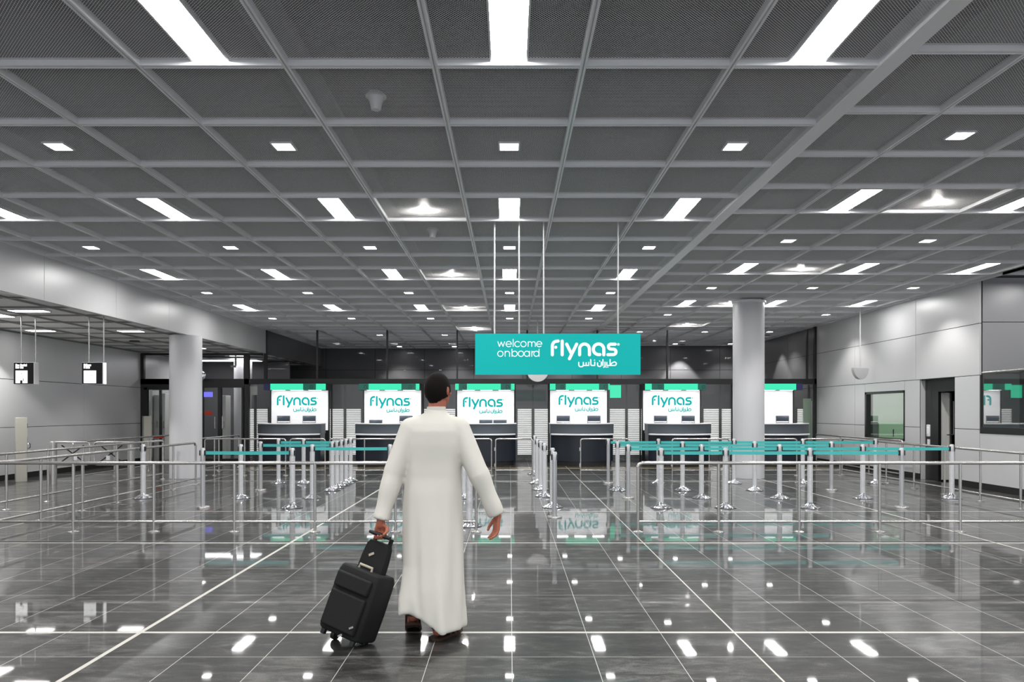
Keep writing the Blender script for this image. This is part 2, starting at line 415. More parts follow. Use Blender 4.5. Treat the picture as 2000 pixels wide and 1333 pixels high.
# right wall
R_ = []
for a, c in ((14.08, 16.3), (16.3, 19.17), (19.17, YG)): R_ += [(a, c, 2.2, 3.2), (a, c, 3.2, 4.08)]
D0, D1, W0, W1 = 14.87, 16.14, 16.75, 18.62
R_ += [(14.08, D0, 1.15, 2.2), (14.08, D0, .12, 1.15), (D1, W0, 1.15, 2.2), (D1, W0, .12, 1.15), (W0, W1, 1.98, 2.2), (W0, W1, .12, .82),
       (W1, 19.17, 1.15, 2.2), (W1, 19.17, .12, 1.15), (19.17, YG, 1.15, 2.2), (19.17, YG, .12, 1.15)]
b = panels(R_, XR, 'x', .04)
o = struct(b.build('wall_right', M_panel, smooth=False, bevel=.002))
core = MB()
core.box(XR+.012, XR+.2, 14.13, YG, 2.2, 4.1)
for a, c, z0, z1 in ((14.06, D0, 0, 2.2), (D1, W0, 0, 2.2), (W0, W1, 0, .82), (W0, W1, 1.98, 2.2), (W1, YG, 0, 2.2)): core.box(XR+.012, XR+.2, a, c, z0, z1)
core.build('wall_core', M_joint, o, smooth=False)
us = [YB, -1, 2.0, 5.0, 8.0, 11.0, 14.08]
b = panels([(a, c, .12, 1.08) for a, c in zip(us[:-1], us[1:])], XR, 'x', .04)
o = struct(b.build('wall_booth', M_panel, smooth=False, bevel=.002)); MB().box(XR+.012, XR+.16, YB, 14.06, 0, 1.07).build('wall_core', M_joint, o, smooth=False)
struct(MB().box(XR+.003, XR+.013, YB, D0, 0, .115).box(XR+.003, XR+.013, D1, YG, 0, .115).build('baseboard_right', M_plinth, smooth=False))
b = panels([(a, c, z0, z1) for a, c in ((XR+.045, 11.2), (11.2, 13.2)) for z0, z1 in ((2.24, 3.22), (3.22, 4.08))], 14.06, 'y', .04)
o = struct(b.build('wall_front_right', mat('wall_panel_painted_shade', srgb(158, 158, 161), .36, .2), smooth=False, bevel=.002))  # panel grey darkened to put weaker light on this wall into the colour
MB().box(XR+.045, 13.3, 14.075, 14.2, 0, 4.1).build('wall_core', M_joint, o, smooth=False)
MB().box(XR+.05, 13.2, 14.04, 14.075, 0, 2.23).build('lower_wall_panel', M_panel_dark, o, smooth=False)
struct(MB().box(13.2, 13.3, YB, 14.2, 0, 4.1).build('wall_far_right', M_panel, smooth=False))
# wall of the baggage hall behind the glass
us = [-10.9+1.9*i for i in range(12)]
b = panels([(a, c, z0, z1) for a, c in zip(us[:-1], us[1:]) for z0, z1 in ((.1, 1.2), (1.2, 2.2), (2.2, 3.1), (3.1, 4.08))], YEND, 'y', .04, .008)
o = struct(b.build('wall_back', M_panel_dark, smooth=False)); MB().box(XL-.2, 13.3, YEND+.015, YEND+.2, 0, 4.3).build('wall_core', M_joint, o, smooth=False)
us = [YG+.1, 23.8, 26.0, YEND]
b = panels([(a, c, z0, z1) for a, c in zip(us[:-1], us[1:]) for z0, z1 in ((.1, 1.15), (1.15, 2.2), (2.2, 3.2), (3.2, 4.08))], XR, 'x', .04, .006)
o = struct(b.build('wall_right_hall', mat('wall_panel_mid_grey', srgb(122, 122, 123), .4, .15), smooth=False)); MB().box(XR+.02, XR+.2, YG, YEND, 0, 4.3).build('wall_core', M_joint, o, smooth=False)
struct(MB().box(XL-.2, XL, YG, YEND, 0, 4.0).build('wall_left_hall', M_panel, smooth=False))

# columns
for nm, x, ztop in (('column', X_(1462, 16.6), ZR-.0), ('column', X_(363, 16.6), ZL-.01)):
    b = MB().lathe([(.345, 0), (.345, ztop)], x, 16.6, 64); o = struct(b.build(nm, M_col))
    if ztop > 3.5: MB().lathe([(.36, ztop-.05), (.375, ztop-.04), (.375, ztop-.005), (.36, ztop)], x, 16.6, 64).build('collar', M_bar, o)

# glass front: frame, panes
fr = MB()
fr.box(XL, XR, YG-.05, YG+.10, 2.30, 2.46)                       # header beam
fr.box(XL, XBK-.1, YG-.03, YG+.03, ZL-.06, ZL); fr.box(XR-.07, XR, YG-.05, YG+.05, 0, 4.0)
for j in range(-6, 9): fr.box(gx(j*2)-.022, gx(j*2)+.022, YG-.04, YG+.04, 2.46, 3.9) if XBK < gx(j*2) < XR-.2 else None
fr.box(XBK-.06, XBK+.02, YG-.05, YG+.05, 2.46, 3.92)
fr.box(XL, XL+.10, YG-.05, YG+.05, 0, 3.2); fr.box(-7.86, -7.70, YG-.05, YG+.05, 0, 3.2)
o = struct(fr.build('window_1', M_black, smooth=False))
pane = MB().quad((XBK, YG, 2.46), (XR, YG, 2.46), (XR, YG, 3.95), (XBK, YG, 3.95)).quad((XL, YG, 2.46), (XBK, YG, 2.46), (XBK, YG, 3.2), (XL, YG, 3.2))
pane.build('pane', M_glass_hall, o, smooth=False)
CENT = [-6.13+2.71*i for i in range(6)]      # the six counters
edges = [-7.7]+[e for c in CENT for e in (c-.86, c+.86)]+[XR-.07]
low = MB(); posts = MB()
for a, c in zip(edges[0::2], edges[1::2]):
    if c-a > .1: low.quad((a, YG, .05), (c, YG, .05), (c, YG, 2.3), (a, YG, 2.3))
low.build('pane', M_glass, o, smooth=False)
for c in CENT:
    for s in (-1, 1): posts.box(c+s*.86-.02, c+s*.86+.02, YG-.03, YG+.03, 0, 2.3)
posts.build('mullion', M_black, o, smooth=False)

# ------------------------------------------------------------------ lights
ORD = ['nearest', 'second', 'third', 'fourth', 'fifth', 'sixth', 'seventh']
def colname(j):
    if j == 0: return 'on the centre line'
    n = abs(j); w_ = {1: 'first', 2: 'second', 3: 'third', 4: 'fourth', 5: 'fifth'}[n]
    return f"{w_} {'left' if j < 0 else 'right'} of the centre line"
def make_panel_light():
    t = thing('ceiling_light', '', 'ceiling light', group='long light panels in the mesh ceiling')
    b = MB(); x, y = .132, .45
    for x0, x1, y0, y1 in ((-x, -x+.013, -y, y), (x-.013, x, -y, y), (-x, x, -y, -y+.013), (-x, x, y-.013, y)): b.box(x0, x1, y0, y1, 0, .03)
    b.box(-x, x, -y, y, .025, .035); b.build('frame', M_trimw, t, smooth=False)
    MB().quad((-x+.013, -y+.013, .006), (-x+.013, y-.013, .006), (x-.013, y-.013, .006), (x-.013, -y+.013, .006)).build('diffuser', M_lamp, t, smooth=False)
    return t
def make_downlight():
    t = thing('downlight', '', 'ceiling light', group='small square downlights')
    b = MB(); a = .098; g = .084
    for x0, x1, y0, y1 in ((-a, -g, -a, a), (g, a, -a, a), (-g, g, -a, -g), (-g, g, g, a)): b.box(x0, x1, y0, y1, -.004, .012)
    b.build('trim_ring', M_trimw, t, smooth=False); MB().box(-a+.01, a-.01, -a+.01, a-.01, .012, .04).build('housing', M_greypost, t, smooth=False)
    MB().quad((-g, -g, .006), (-g, g, .006), (g, g, .006), (g, -g, .006)).build('lens', M_lamp_s, t, smooth=False)
    lamp_spot('beam', t, (0, 0, -.012), SMALL_W)
    return t
def place(proto, used, loc, label):
    if not used: used.append(1); proto.location = loc; proto['label'] = label; return proto
    return dup(proto, loc, None, label)
pl, upl = make_panel_light(), []
XJ0 = gx(0)-P/2
for k in (-4, 0, 4, 8, 12):
    for j in range(-3, 6):
        x = XJ0+2*P*j; y = gy(k)+P/2+.06
        if x > XR-.2 and y > 13.8: continue
        z = (ZC if x < 2.6 else ZR)+.028
        r = {-4: 'in the row above the viewer', 0: 'in the nearest row', 4: 'in the second row from the front', 8: 'in the third row from the front', 12: 'in the farthest row'}[k]
        place(pl, upl, (x, y, z), f'long light panel {r}, {colname(j)}')
dl, udl = make_downlight(), []
for k in (-2, 2, 6, 10, 14, 18, 22):
    for j in range(-3, 6):
        x = XJ0+2*P*j; y = gy(k)+P/2+.06
        if x > XR-.2 and y > 13.8: continue
        if k >= 18 and j < -2: continue
        z = (ZC if x < 2.6 else ZR)+.030
        r = {-2: 'in the row above the viewer', 2: 'in the nearest row', 6: 'in the second row from the front', 10: 'in the third row from the front', 14: 'in the fourth row from the front',
             18: 'just behind the glass front', 22: 'deep behind the glass front'}[k]
        o = place(dl, udl, (x, y, z), f'small square downlight {r}, {colname(j)}')
n = 0
for x, nm in ((XJ0-P, 'first module left of the centre line'), (XJ0+5*P, 'beside the column module on the right')):
    for i, k in enumerate((4, 8, 12, 16)):
        y = gy(k)+P/2+.12; z = (ZC if x < 2.6 else ZR)+.045
        t = thing('spotlight', f'bright round spotlight {"in the left" if x < 0 else "in the right"} spotlight line, {ORD[i]} from the front', 'spotlight', (x, y, z), group='round spotlights')
        MB().lathe([(.05, .16), (.075, .14), (.075, .0), (.06, -.012), (.052, .0), (.048, .05)], 0, 0, 24).build('housing', M_chrome, t)
        MB().ell((0, 0, -.012), (.056, .056, .034), None, 16, 8).build('lamp', M_spot, t)
        lamp_spot('beam', t, (0, 0, -.04), 160, 100)
# lights of the low ceiling
for x, y, wx, wy, lb in ((-8.36, 12.7, .30, .11, 'square light in the low ceiling nearest the bulkhead'), (-10.15, 15.8, .26, .11, 'square light in the low ceiling close to the left wall'),
                     (-8.25, 15.9, .24, .12, 'square light in the low ceiling between the hanging signs and the column'), (-9.6, 13.3, .45, .2, 'wide bright light in the low ceiling at the left edge'),
                     (-9.0, 6.0, .3, .15, 'square light in the low ceiling far left beyond the view'), (-9.0, 2.0, .3, .15, 'square light in the low ceiling beside the viewer'),
                     (-8.7, 20.2, .25, .12, 'square light in the low ceiling in front of the glass doors'), (-8.6, 23.0, .2, .1, 'square light in the low ceiling behind the glass doors')):
    t = thing('ceiling_light', lb, 'ceiling light', (x, y, ZL+.03), group='lights of the low ceiling')
    MB().box(-wx-.02, wx+.02, -wy-.02, wy+.02, -.008, .02).build('frame', M_trimw, t, smooth=False)
    MB().quad((-wx, -wy, -.010), (-wx, wy, -.010), (wx, wy, -.010), (wx, -wy, -.010)).build('diffuser', M_lamp_low, t, smooth=False)
t = thing('downlight', 'round recessed downlight in the low ceiling near the left glass door', 'ceiling light', (-9.4, 18.3, ZL+.04))
MB().lathe([(.12, -.012), (.12, .01), (.09, .01), (.085, -.012)], 0, 0, 24).build('rim', M_black, t); MB().lathe([(.08, -.002), (.08, .004)], .0, 0, 20).build('lens', M_lamp_low, t)
lamp_spot('beam', t, (0, 0, -.05), 80, 100)
t = thing('downlight', 'round recessed downlight close to the left wall before the reader pillar', 'ceiling light', (-10.3, 14.5, ZL+.04))
MB().lathe([(.12, -.012), (.12, .01), (.09, .01), (.085, -.012)], 0, 0, 24).build('rim', M_black, t); MB().lathe([(.08, -.002), (.08, .004)], .0, 0, 20).build('lens', M_lamp_low, t)
lamp_spot('beam', t, (0, 0, -.05), 330, 124, .2)
for x, y, wt, lb in ((6.55, 27.75, 420, 'round downlight washing the far hall wall left of the column'), (8.55, 24.3, 150, 'round downlight washing the right hall wall behind the glass, nearer one'), (8.55, 26.6, 150, 'round downlight washing the right hall wall behind the glass, farther one'), (-1.0, 27.6, 60, 'round downlight washing the far hall wall above the man'), (-4.4, 27.6, 60, 'round downlight washing the far hall wall left of the man')):
    t = thing('downlight', lb, 'ceiling light', (x, y, (ZC if x < 2.6 else ZR)+.04), group='round downlights of the hall')
    MB().lathe([(.10, -.012), (.10, .01), (.075, .01), (.07, -.012)], 0, 0, 24).build('rim', M_black, t); MB().lathe([(.066, -.002), (.066, .004)], .0, 0, 20).build('lens', M_lamp_low, t)
    lamp_spot('beam', t, (0, 0, -.05), wt, 76, .25)
tag(MB().box(-7.0, XR-.3, 19.22, 19.30, 0, .0015).build('floor_tape', mat('yellow_tape', srgb(196, 166, 84), .5), smooth=False), 'yellow tape line on the floor in front of the counters', 'tape')
# speakers hanging under the mesh
for y, lb in ((5.68, 'large white funnel shaped ceiling speaker nearest the viewer'), (9.85, 'white funnel shaped ceiling speaker behind the row of long lights')):
    t = thing('ceiling_speaker', lb, 'ceiling speaker', (XJ0-P+.0, y, ZC+.055), group='funnel shaped ceiling speakers')
    MB().lathe([(.078, -.012), (.082, -.006), (.080, 0), (.06, .02)], 0, 0, 32).build('flange', M_pend, t)
    MB().lathe([(.02, -.112), (.034, -.110), (.040, -.100), (.046, -.06), (.062, -.022), (.066, -.010)], 0, 0, 32).build('funnel', M_pend, t)

# ------------------------------------------------------------------ stroke lettering
def arc(cx, cy, r, a0, a1, n=14, ry=None):
    ry = ry or r
    return [(cx+r*math.cos(math.radians(a0+(a1-a0)*i/n)), cy-ry*math.sin(math.radians(a0+(a1-a0)*i/n))) for i in range(n+1)]
LOGO = [[(934, 315), (934, 215)]+arc(988, 212, 54, 180, 95, 8, 54)+[(1000, 157)], [(973, 228), (973.5, 228)], [(1047, 157), (1047, 315)], [(1098, 192), (1152, 300)], [(1213, 192), (1130, 360)],
        [(1247, 315), (1247, 247)]+arc(1303, 247, 56, 180, 0)+[(1360, 315)], [(1525, 315), (1525, 250)]+arc(1465, 250, 60, 0, 180)+arc(1465, 252, 60, 180, 270, 8)+[(1480, 312)],
        [(1655, 193), (1606, 193)]+arc(1606, 221, 28, 90, 270, 10)+[(1634, 250)]+arc(1634, 281, 31, 90, -90, 10)+[(1572, 313)]]
RMARK = [arc(1692, 195, 13, 0, 360, 16), [(1688, 201), (1688, 189), (1695, 190), (1695, 195), (1688, 195)], [(1691, 195), (1697, 202)]]
ARAB = [[(1597, 370), (1597, 437)], [(1560, 437), (1652, 437)]+arc(1650, 417, 19, -90, 60, 8)+[(1645, 396), (1622, 406), (1600, 432)], [(1560, 437), (1560, 402)], [(1538, 400), (1540, 437), (1534, 452), (1524, 458)],
        [(1551, 456), (1552, 456)], [(1570, 456), (1571, 456)], [(1515, 370), (1515, 437)], [(1497, 398), (1497, 432), (1490, 446), (1474, 450), (1459, 444), (1453, 430), (1453, 408)], [(1476, 386), (1477, 386)],
        [(1421, 400), (1421, 437), (1385, 437), (1377, 430), (1374, 370)], [(1418, 376), (1419, 376)], [(1352, 402), (1352, 437), (1286, 437)], [(1322, 406), (1322, 437)],
        [(1290, 402), (1290, 438), (1283, 448), (1262, 453), (1244, 447), (1237, 432), (1237, 402)]]
WELC = [[(308, 165), (327, 219), (347, 168), (367, 219), (386, 165)], [(402, 192), (464, 192)]+arc(433, 192, 31, 0, 315, 18), [(484, 137), (484, 219)], arc(533, 192, 31, 45, 315, 16), arc(602, 192, 31, 0, 360, 24),
        [(656, 219), (656, 165)], [(656, 187)]+arc(677, 184, 20, 180, 0, 8)+[(697, 219)], [(697, 187)]+arc(718, 184, 20, 180, 0, 8)+[(738, 219)], [(752, 192), (813, 192)]+arc(783, 192, 30.5, 0, 315, 18)]
ONBO = [arc(337, 303, 31, 0, 360, 24), [(391, 333), (391, 273)], [(391, 300)]+arc(417, 300, 26, 180, 0, 10)+[(443, 333)], [(470, 250), (470, 333)], arc(501, 303, 30, 0, 360, 24), arc(573, 303, 31, 0, 360, 24),
        arc(641, 303, 30, 0, 360, 24), [(672, 273), (672, 333)], [(698, 333), (698, 273)], [(698, 300)]+arc(722, 300, 24, 180, 95, 6), arc(750, 303, 30, 0, 360, 24), [(781, 250), (781, 333)]]
def strokes(paths, wd, sc, x0, y0, yoff, thick=.004):
    """letter strokes with round ends, facing -y; (x0,y0) in stroke units is the local origin, y down"""
    b = MB(); r = wd/2; nd = 16
    T = lambda p: ((p[0]-x0)*sc, (y0-p[1])*sc)
    def prism(poly):
        n = len(poly); vs = [(x, yoff-thick, z) for x, z in poly]+[(x, yoff, z) for x, z in poly]
        b.add(vs, [tuple(range(n))]+[(i, n+i, n+(i+1) % n, (i+1) % n) for i in range(n)])
    for p in paths:
        for q in p: prism([T((q[0]+r*math.cos(2*PI*i/nd), q[1]+r*math.sin(2*PI*i/nd))) for i in range(nd)])
        for a, c in zip(p[:-1], p[1:]):
            dx, dy = c[0]-a[0], c[1]-a[1]; L = math.hypot(dx, dy)
            if L < .6: continue
            nx, ny = -dy/L*r, dx/L*r
            prism([T((a[0]+nx, a[1]+ny)), T((a[0]-nx, a[1]-ny)), T((c[0]-nx, c[1]-ny)), T((c[0]+nx, c[1]+ny))])
    return b

# hanging welcome sign
DS = 9.33
sx0, sx1, sz0, sz1 = X_(928, DS), X_(1251, DS), Z_(732, DS), Z_(652, DS)
t = thing('welcome_sign', 'large teal hanging sign reading welcome onboard with white logo lettering', 'sign', (0, DS, sz0))
MB().box(sx0, sx1, 0, .06, 0, sz1-sz0).build('sign_board', M_sign, t, smooth=False)
sc = (1/5.882)*DS/F
zx = lambda u: X_(920+u/5.882, DS)
def sign_text(name, paths, wd):
    o = strokes(paths, wd, sc, 0, 0, -.001).build(name, M_white_txt, t, smooth=False); o.location = (X_(920, DS), 0, Z_(640, DS)-sz0); return o
sign_text('welcome_lettering', WELC, 9.2); sign_text('onboard_lettering', ONBO, 9.2); sign_text('logo_lettering', LOGO, 35); sign_text('registered_mark', RMARK, 4); sign_text('arabic_lettering', ARAB[:9], 13); sign_text('arabic_lettering', ARAB[9:], 13)
for px in (966, 1014, 1062, 1207):
    MB().cyl(X_(px, DS+.03), .03, sz1-sz0, ZC+.05-sz0, .0095, n=12).build('hanging_rod', M_pend, t)

# half-round pendants
def half_disc(name, label, x, y, ztop, r, rz):
    t = thing(name, label, 'pendant', (x, y, ztop), rz, group='half-round hanging pendants')
    b = MB(); n = 28
    pts = [(r*math.cos(PI+PI*i/n), r*math.sin(PI+PI*i/n)) for i in range(n+1)]
    vs = [(u, -.04, v) for u, v in pts]+[(u, .04, v) for u, v in pts]; m = n+1
    b.add(vs, [tuple(range(m)), tuple(reversed(range(m, 2*m)))]+[(i, m+i, m+(i+1) % m, (i+1) % m) for i in range(m)])
    b.build('half_disc', M_pend, t, bevel=.006)
    MB().cyl(0, 0, 0, (ZC if x < 2.6 else ZR)+.05-ztop, .016, n=14).build('hanging_rod', M_pend, t)
half_disc('half_round_pendant', 'grey half-round disc on a white rod beside the right wall', X_(1680, 18.0), 18.0, Z_(719, 18.0), .285, math.radians(28))
half_disc('half_round_pendant', 'grey half-round disc peeking out below the teal welcome sign', X_(1050, 19.4), 19.4, Z_(725.3, 19.4), .285, 0)

# black light-box signs on the left
def box_sign(label, px0, px1, py0, py1, d, dep, lines, icon, rz):
    x0, x1, z0, z1 = X_(px0, d), X_(px1, d), Z_(py1, d), Z_(py0, d); wd, h = x1-x0, z1-z0
    t = thing('light_box_sign', label, 'sign', ((x0+x1)/2, d, z0), rz, group='black hanging light-box signs')
    MB().box(-wd/2, wd/2, 0, dep, 0, h).build('housing', M_trimw, t, bevel=.004)
    MB().box(-wd/2+.008, wd/2-.008, -.006, 0, .008, h-.008).build('black_face', M_black, t, smooth=False)
    MB().box(wd/2, wd/2+.004, .02, dep-.02, .012, h-.012).build('side_face', M_lit if icon == 'lift' else M_pend, t, smooth=False)
    s = wd/100
    m = MB()
    for l, (y_, words_) in enumerate(lines):
        for a, c, up in words_: m.box(-wd/2+a*s, -wd/2+c*s, -.009, -.006, h-(y_+6)*s*1.06, h-(y_-up)*s*1.06)
    m.build('lettering', M_lit, t, smooth=False)
    ic = MB(); ic.box(-wd/2+11*s, -wd/2+69*s, -.009, -.006, .05*h, .62*h); p = ic.build('pictogram', M_lit, t, bevel=.01)
    k = MB()
    if icon == 'bus':
        k.box(-wd/2+34*s, -wd/2+45*s, -.012, -.009, .05*h, .18*h); k.box(-wd/2+36*s, -wd/2+43*s, -.012, -.009, .47*h, .50*h); k.box(-wd/2+48*s, -wd/2+51*s, -.012, -.009, .14*h, .26*h)
    else:
        k.box(-wd/2+43*s, -wd/2+45*s, -.012, -.009, .36*h, .43*h); k.box(-wd/2+52*s, -wd/2+54*s, -.012, -.009, .36*h, .43*h)
    k.build('pictogram_mark', M_black, p, smooth=False)
    for q in (-.25*wd, .45*wd): MB().cyl(q, dep/2, h, ZL+.05-z0, .011, n=10).build('hanging_rod', M_steel, t)
def wl(*ws): return ws
box_sign('black light-box sign with white pictogram hanging nearest the left edge', 26.5, 66.5, 708, 751, 13.4, .14,
         [(13, wl((11, 18, 5), (19, 23, 2), (24, 29, 2), (34, 40, 5), (41, 44, 2), (45, 50, 2), (51, 57, 4), (58, 63, 2), (64, 66, 5))), (23, wl((11, 17, 4), (18, 22, 2), (24, 28, 2), (33, 38, 5), (39, 44, 2), (45, 49, 2)))], 'bus', 0)
box_sign('black light-box sign with bright white right side hanging nearer the column', 159.5, 201, 708, 751, 13.4, .125,
         [(12, wl((11, 17, 5), (18, 20, 2), (21, 27, 5), (28, 32, 2), (33, 38, 2), (39, 45, 2))), (22, wl((11, 15, 4), (19, 24, 4), (25, 29, 2), (30, 34, 5), (35, 39, 2)))], 'lift', 0)

# ------------------------------------------------------------------ check-in counters
YC = 20.3
def arc_plan(half, bulge, n=28, off=0.):
    R = (half*half+bulge*bulge)/(2*bulge); cy = R-bulge; a = math.asin(half/R)
    return [((R+off)*math.sin(-a+2*a*i/n), cy-(R+off)*math.cos(-a+2*a*i/n)) for i in range(n+1)]
HW, BU, DP = .88, .42, .50
def make_counter():
    t = thing('check_in_counter', '', 'counter', group='curved check-in counters')
    def wall(off, z0, z1, th=.06):
        h = HW+off*.8
        out = [(-h, DP)]+arc_plan(h, BU+off*.2)+[(h, DP)]
        k = h-th; inn = [(-k, DP)]+[(x*k/h, y+th) for x, y in arc_plan(h, BU+off*.2)]+[(k, DP)]
        return MB().stripwall(out, inn, z0, z1)
    wall(-.08, 0, .13).build('plinth', M_plinth, t)
    wall(-.02, .13, .93).build('body', M_counter, t)
    wall(0, .88, 1.145).build('fascia', M_fascia, t)
    h = HW+.012
    top = MB().stripwall([(-h, DP)]+arc_plan(h, BU+.02)+[(h, DP)], [(-h+.16, DP)]+[(x*(h-.16)/h, y+.30) for x, y in arc_plan(h, BU+.02)]+[(h-.16, DP)], 1.145, 1.172)
    top.build('counter_top', M_whitelam, t, bevel=.004)
    a = arc_plan(HW-.02, BU+.0); led = MB().stripwall([(x*1.0, y-.14) for x, y in a], [(x, y+.02) for x, y in a], .845, .885)
    led.build('bag_ledge', M_whitelam, t, bevel=.008)
    MB().stripwall([(x, y+.06) for x, y in arc_plan(HW-.09, BU)], [(x, y+.32) for x, y in arc_plan(HW-.09, BU)], .80, .83).build('work_top', M_whitelam, t)
    return t
where = ['nearest the glass doors, far left counter of the row', 'second from the glass doors, left of the walking man', 'third from the glass doors, just right of the walking man',
         'below the right half of the welcome sign', 'just left of the round column', 'partly hidden by the column, nearest the right wall']
cp, uc = make_counter(), []
for c, wv in zip(CENT, where):
    place(cp, uc, (c, YC, 0), 'curved dark check-in counter '+wv)
# white back walls with the logo
def make_back():
    t = thing('counter_back_panel', '', 'panel', group='white panels behind the counters')
    MB().box(-.83, .83, 0, .06, .95, 2.105).build('white_panel', M_white_panel, t, smooth=False)
    b = MB()
    for s in (-1, 1): b.box(s*.845-.015, s*.845+.015, -.02, .08, 0, 2.105)
    b.box(-.83, .83, .0, .06, 0, .95)
    b.build('side_frame', M_black, t, smooth=False)
    return t
YP = 21.32
logo_at = [(540.8, 772.7), (722.7, 774.0), (904, 776), (1091, 772), (1273, 772.5), None]
bp_ = make_back(); scl = 81.5*YP/F/798
for i, c in enumerate(CENT):
    lb = 'white panel '+('without lettering ' if i == 5 else 'with teal logo ')+'behind the counter '+where[i].split(',')[0]
    if i == 0: o = bp_; o.location = (c, YP, 0); o['label'] = lb
    else: o = dup(base_back, (c, YP, 0), None, lb)
    if i == 0: base_back = dup(bp_, (0, 0, 0)); 
    if logo_at[i]:
        lx, lz = X_(logo_at[i][0], YP)-c, Z_(logo_at[i][1], YP)
        for nm, pth, wd in (('logo_lettering', LOGO, 35), ('registered_mark', [[(1692, 195), (1692.5, 195)]], 20), ('arabic_lettering', ARAB[:9], 14), ('arabic_lettering', ARAB[9:], 14)):
            q = strokes(pth, wd, scl, 917, 140, -.001).build(nm, M_teal_txt, o, smooth=False); q.location = (lx, 0, lz)
for ch in list(base_back.children): bpy.data.objects.remove(ch)
bpy.data.objects.remove(base_back)
# green header displays over the counters: segments in px, b=bright, d=dark green, k=black
HS = [[(515, 528, 'k'), (528, 592, 'b'), (592, 617, 'd'), (617, 636, 'b')], [(701, 720, 'd'), (720, 784, 'b'), (784, 812, 'd'), (812, 819, 'b')], [(889, 896, 'b'), (896, 912, 'd'), (912, 978, 'b'), (978, 998, 'd'), (998, 1005, 'b')],
      [(1074, 1085, 'b'), (1085, 1105, 'd'), (1105, 1170, 'b'), (1170, 1188, 'd'), (1188, 1191, 'b')], [(1260, 1273, 'b'), (1273, 1297, 'd'), (1297, 1363, 'b'), (1363, 1379, 'd')], [(1445, 1460, 'd'), (1460, 1555, 'b'), (1555, 1568, 'k')]]
YH = 20.86
for i, segs in enumerate(HS):
    x0, x1 = X_(segs[0][0], YH), X_(segs[-1][1], YH); xc = (x0+x1)/2; z0, z1 = Z_(762.3, YH), Z_(750, YH)
    t = thing('header_display', 'glowing green display strip above the counter '+where[i].split(',')[0], 'display', (xc, YH, z0), group='green displays above the counters')
    MB().box(x0-xc, x1-xc, .012, .72, 0, 2.302-z0).build('housing', M_black, t, smooth=False)
    for a, c, kd in segs:
        a, c = X_(a, YH)-xc, X_(c, YH)-xc
        o = MB().box(a, c, 0, .012, .004, z1-z0).build('lit_segment' if kd == 'b' else 'dark_segment', {'b': M_green, 'd': M_greend, 'k': M_blueink}[kd], t, smooth=False)
        if kd == 'd':
            b = MB(); m_ = (a+c)/2+.05; zz = (z1-z0)/2
            for q in range(20):
                a0, a1 = 2*PI*q/20, 2*PI*(q+1)/20
                b.add([(m_+.05*math.cos(a0), -.002, zz+.05*math.sin(a0)), (m_+.05*math.cos(a1), -.002, zz+.05*math.sin(a1)), (m_+.036*math.cos(a1), -.002, zz+.036*math.sin(a1)), (m_+.036*math.cos(a0), -.002, zz+.036*math.sin(a0))], [(0, 1, 2, 3)])
            b.build('icon', M_iconbl, o, smooth=False)
    b = MB()
    for q in range(3):
        u = x0-xc+.2+q*.52; b.quad((u, .1, -.002), (u, .3, -.002), (u+.34, .3, -.002), (u+.34, .1, -.002))
    b.build('under_light', mat('under_light', (0, 0, 0, 1), .5, emit=(1, 1, 1, 1), es=9), t, smooth=False)

# chairs
def make_chair(h):
    t = thing('counter_chair', '', 'chair', group='chairs behind the counters')
    b = MB(); n = 10; W = .174
    rings = []
    for i in range(n+1):
        u = -1+2*i/n; x = W*u; y = .03*(1-u*u)
        rings.append([(x, y-.02, h-.15), (x, y-.026, h-.08), (x, y-.018, h-.01), (x, y, h), (x, y+.02, h-.01), (x, y+.022, h-.08), (x, y+.018, h-.15), (x, y, h-.158)])
    b.loft(rings).build('backrest', M_chairpad, t, ang=60)
    f_ = MB()
    for s in (-1, 1): f_.tube([(s*.183, .0, h), (s*.183, -.005, h-.3), (s*.178, -.06, h-.47), (s*.16, -.14, h-.5)], .012, 10)
    f_.tube([(-.183, .0, h-.20), (.183, .0, h-.20)], .011, 10); f_.build('back_frame', M_alu, t)
    MB().box(-.18, .18, -.30, .05, h-.53, h-.46).build('seat', M_chairpad, t, bevel=.02)
    MB().cyl(0, -.12, .10, h-.53, .028).build('pedestal', M_alu, t)
    for q in range(5):
        a = 2*PI*q/5+.3; MB().tube([(0, -.12, .10), (.185*math.cos(a), -.12+.185*math.sin(a), .035)], [.02, .014], 8).build('foot', M_alu, t)
    return t
hi, lo_ = make_chair(1.375), make_chair(1.255)
uh, ul = [], []
cn = ['far left counter', 'second counter from the left', 'third counter from the left', 'counter under the welcome sign', 'counter left of the round column', 'counter behind the round column']
for px, ci, kd, sd in ((554, 0, 0, 'left'), (604, 0, 0, 'right'), (734, 1, 1, 'left'), (793, 1, 0, 'right'), (949, 2, 1, 'left'), (976.5, 2, 1, 'right'), (1100, 3, 0, 'left'), (1160, 3, 0, 'right'), (1290, 4, 0, 'left'), (1344, 4, 0, 'right'), (1528, 5, 0, 'single')):
    lb = ('low ' if kd else '')+f'grey-blue chair back showing above the {cn[ci]}, {sd} one'
    place(lo_ if kd else hi, ul if kd else uh, (X_(px, 20.98), 20.98, 0), lb)

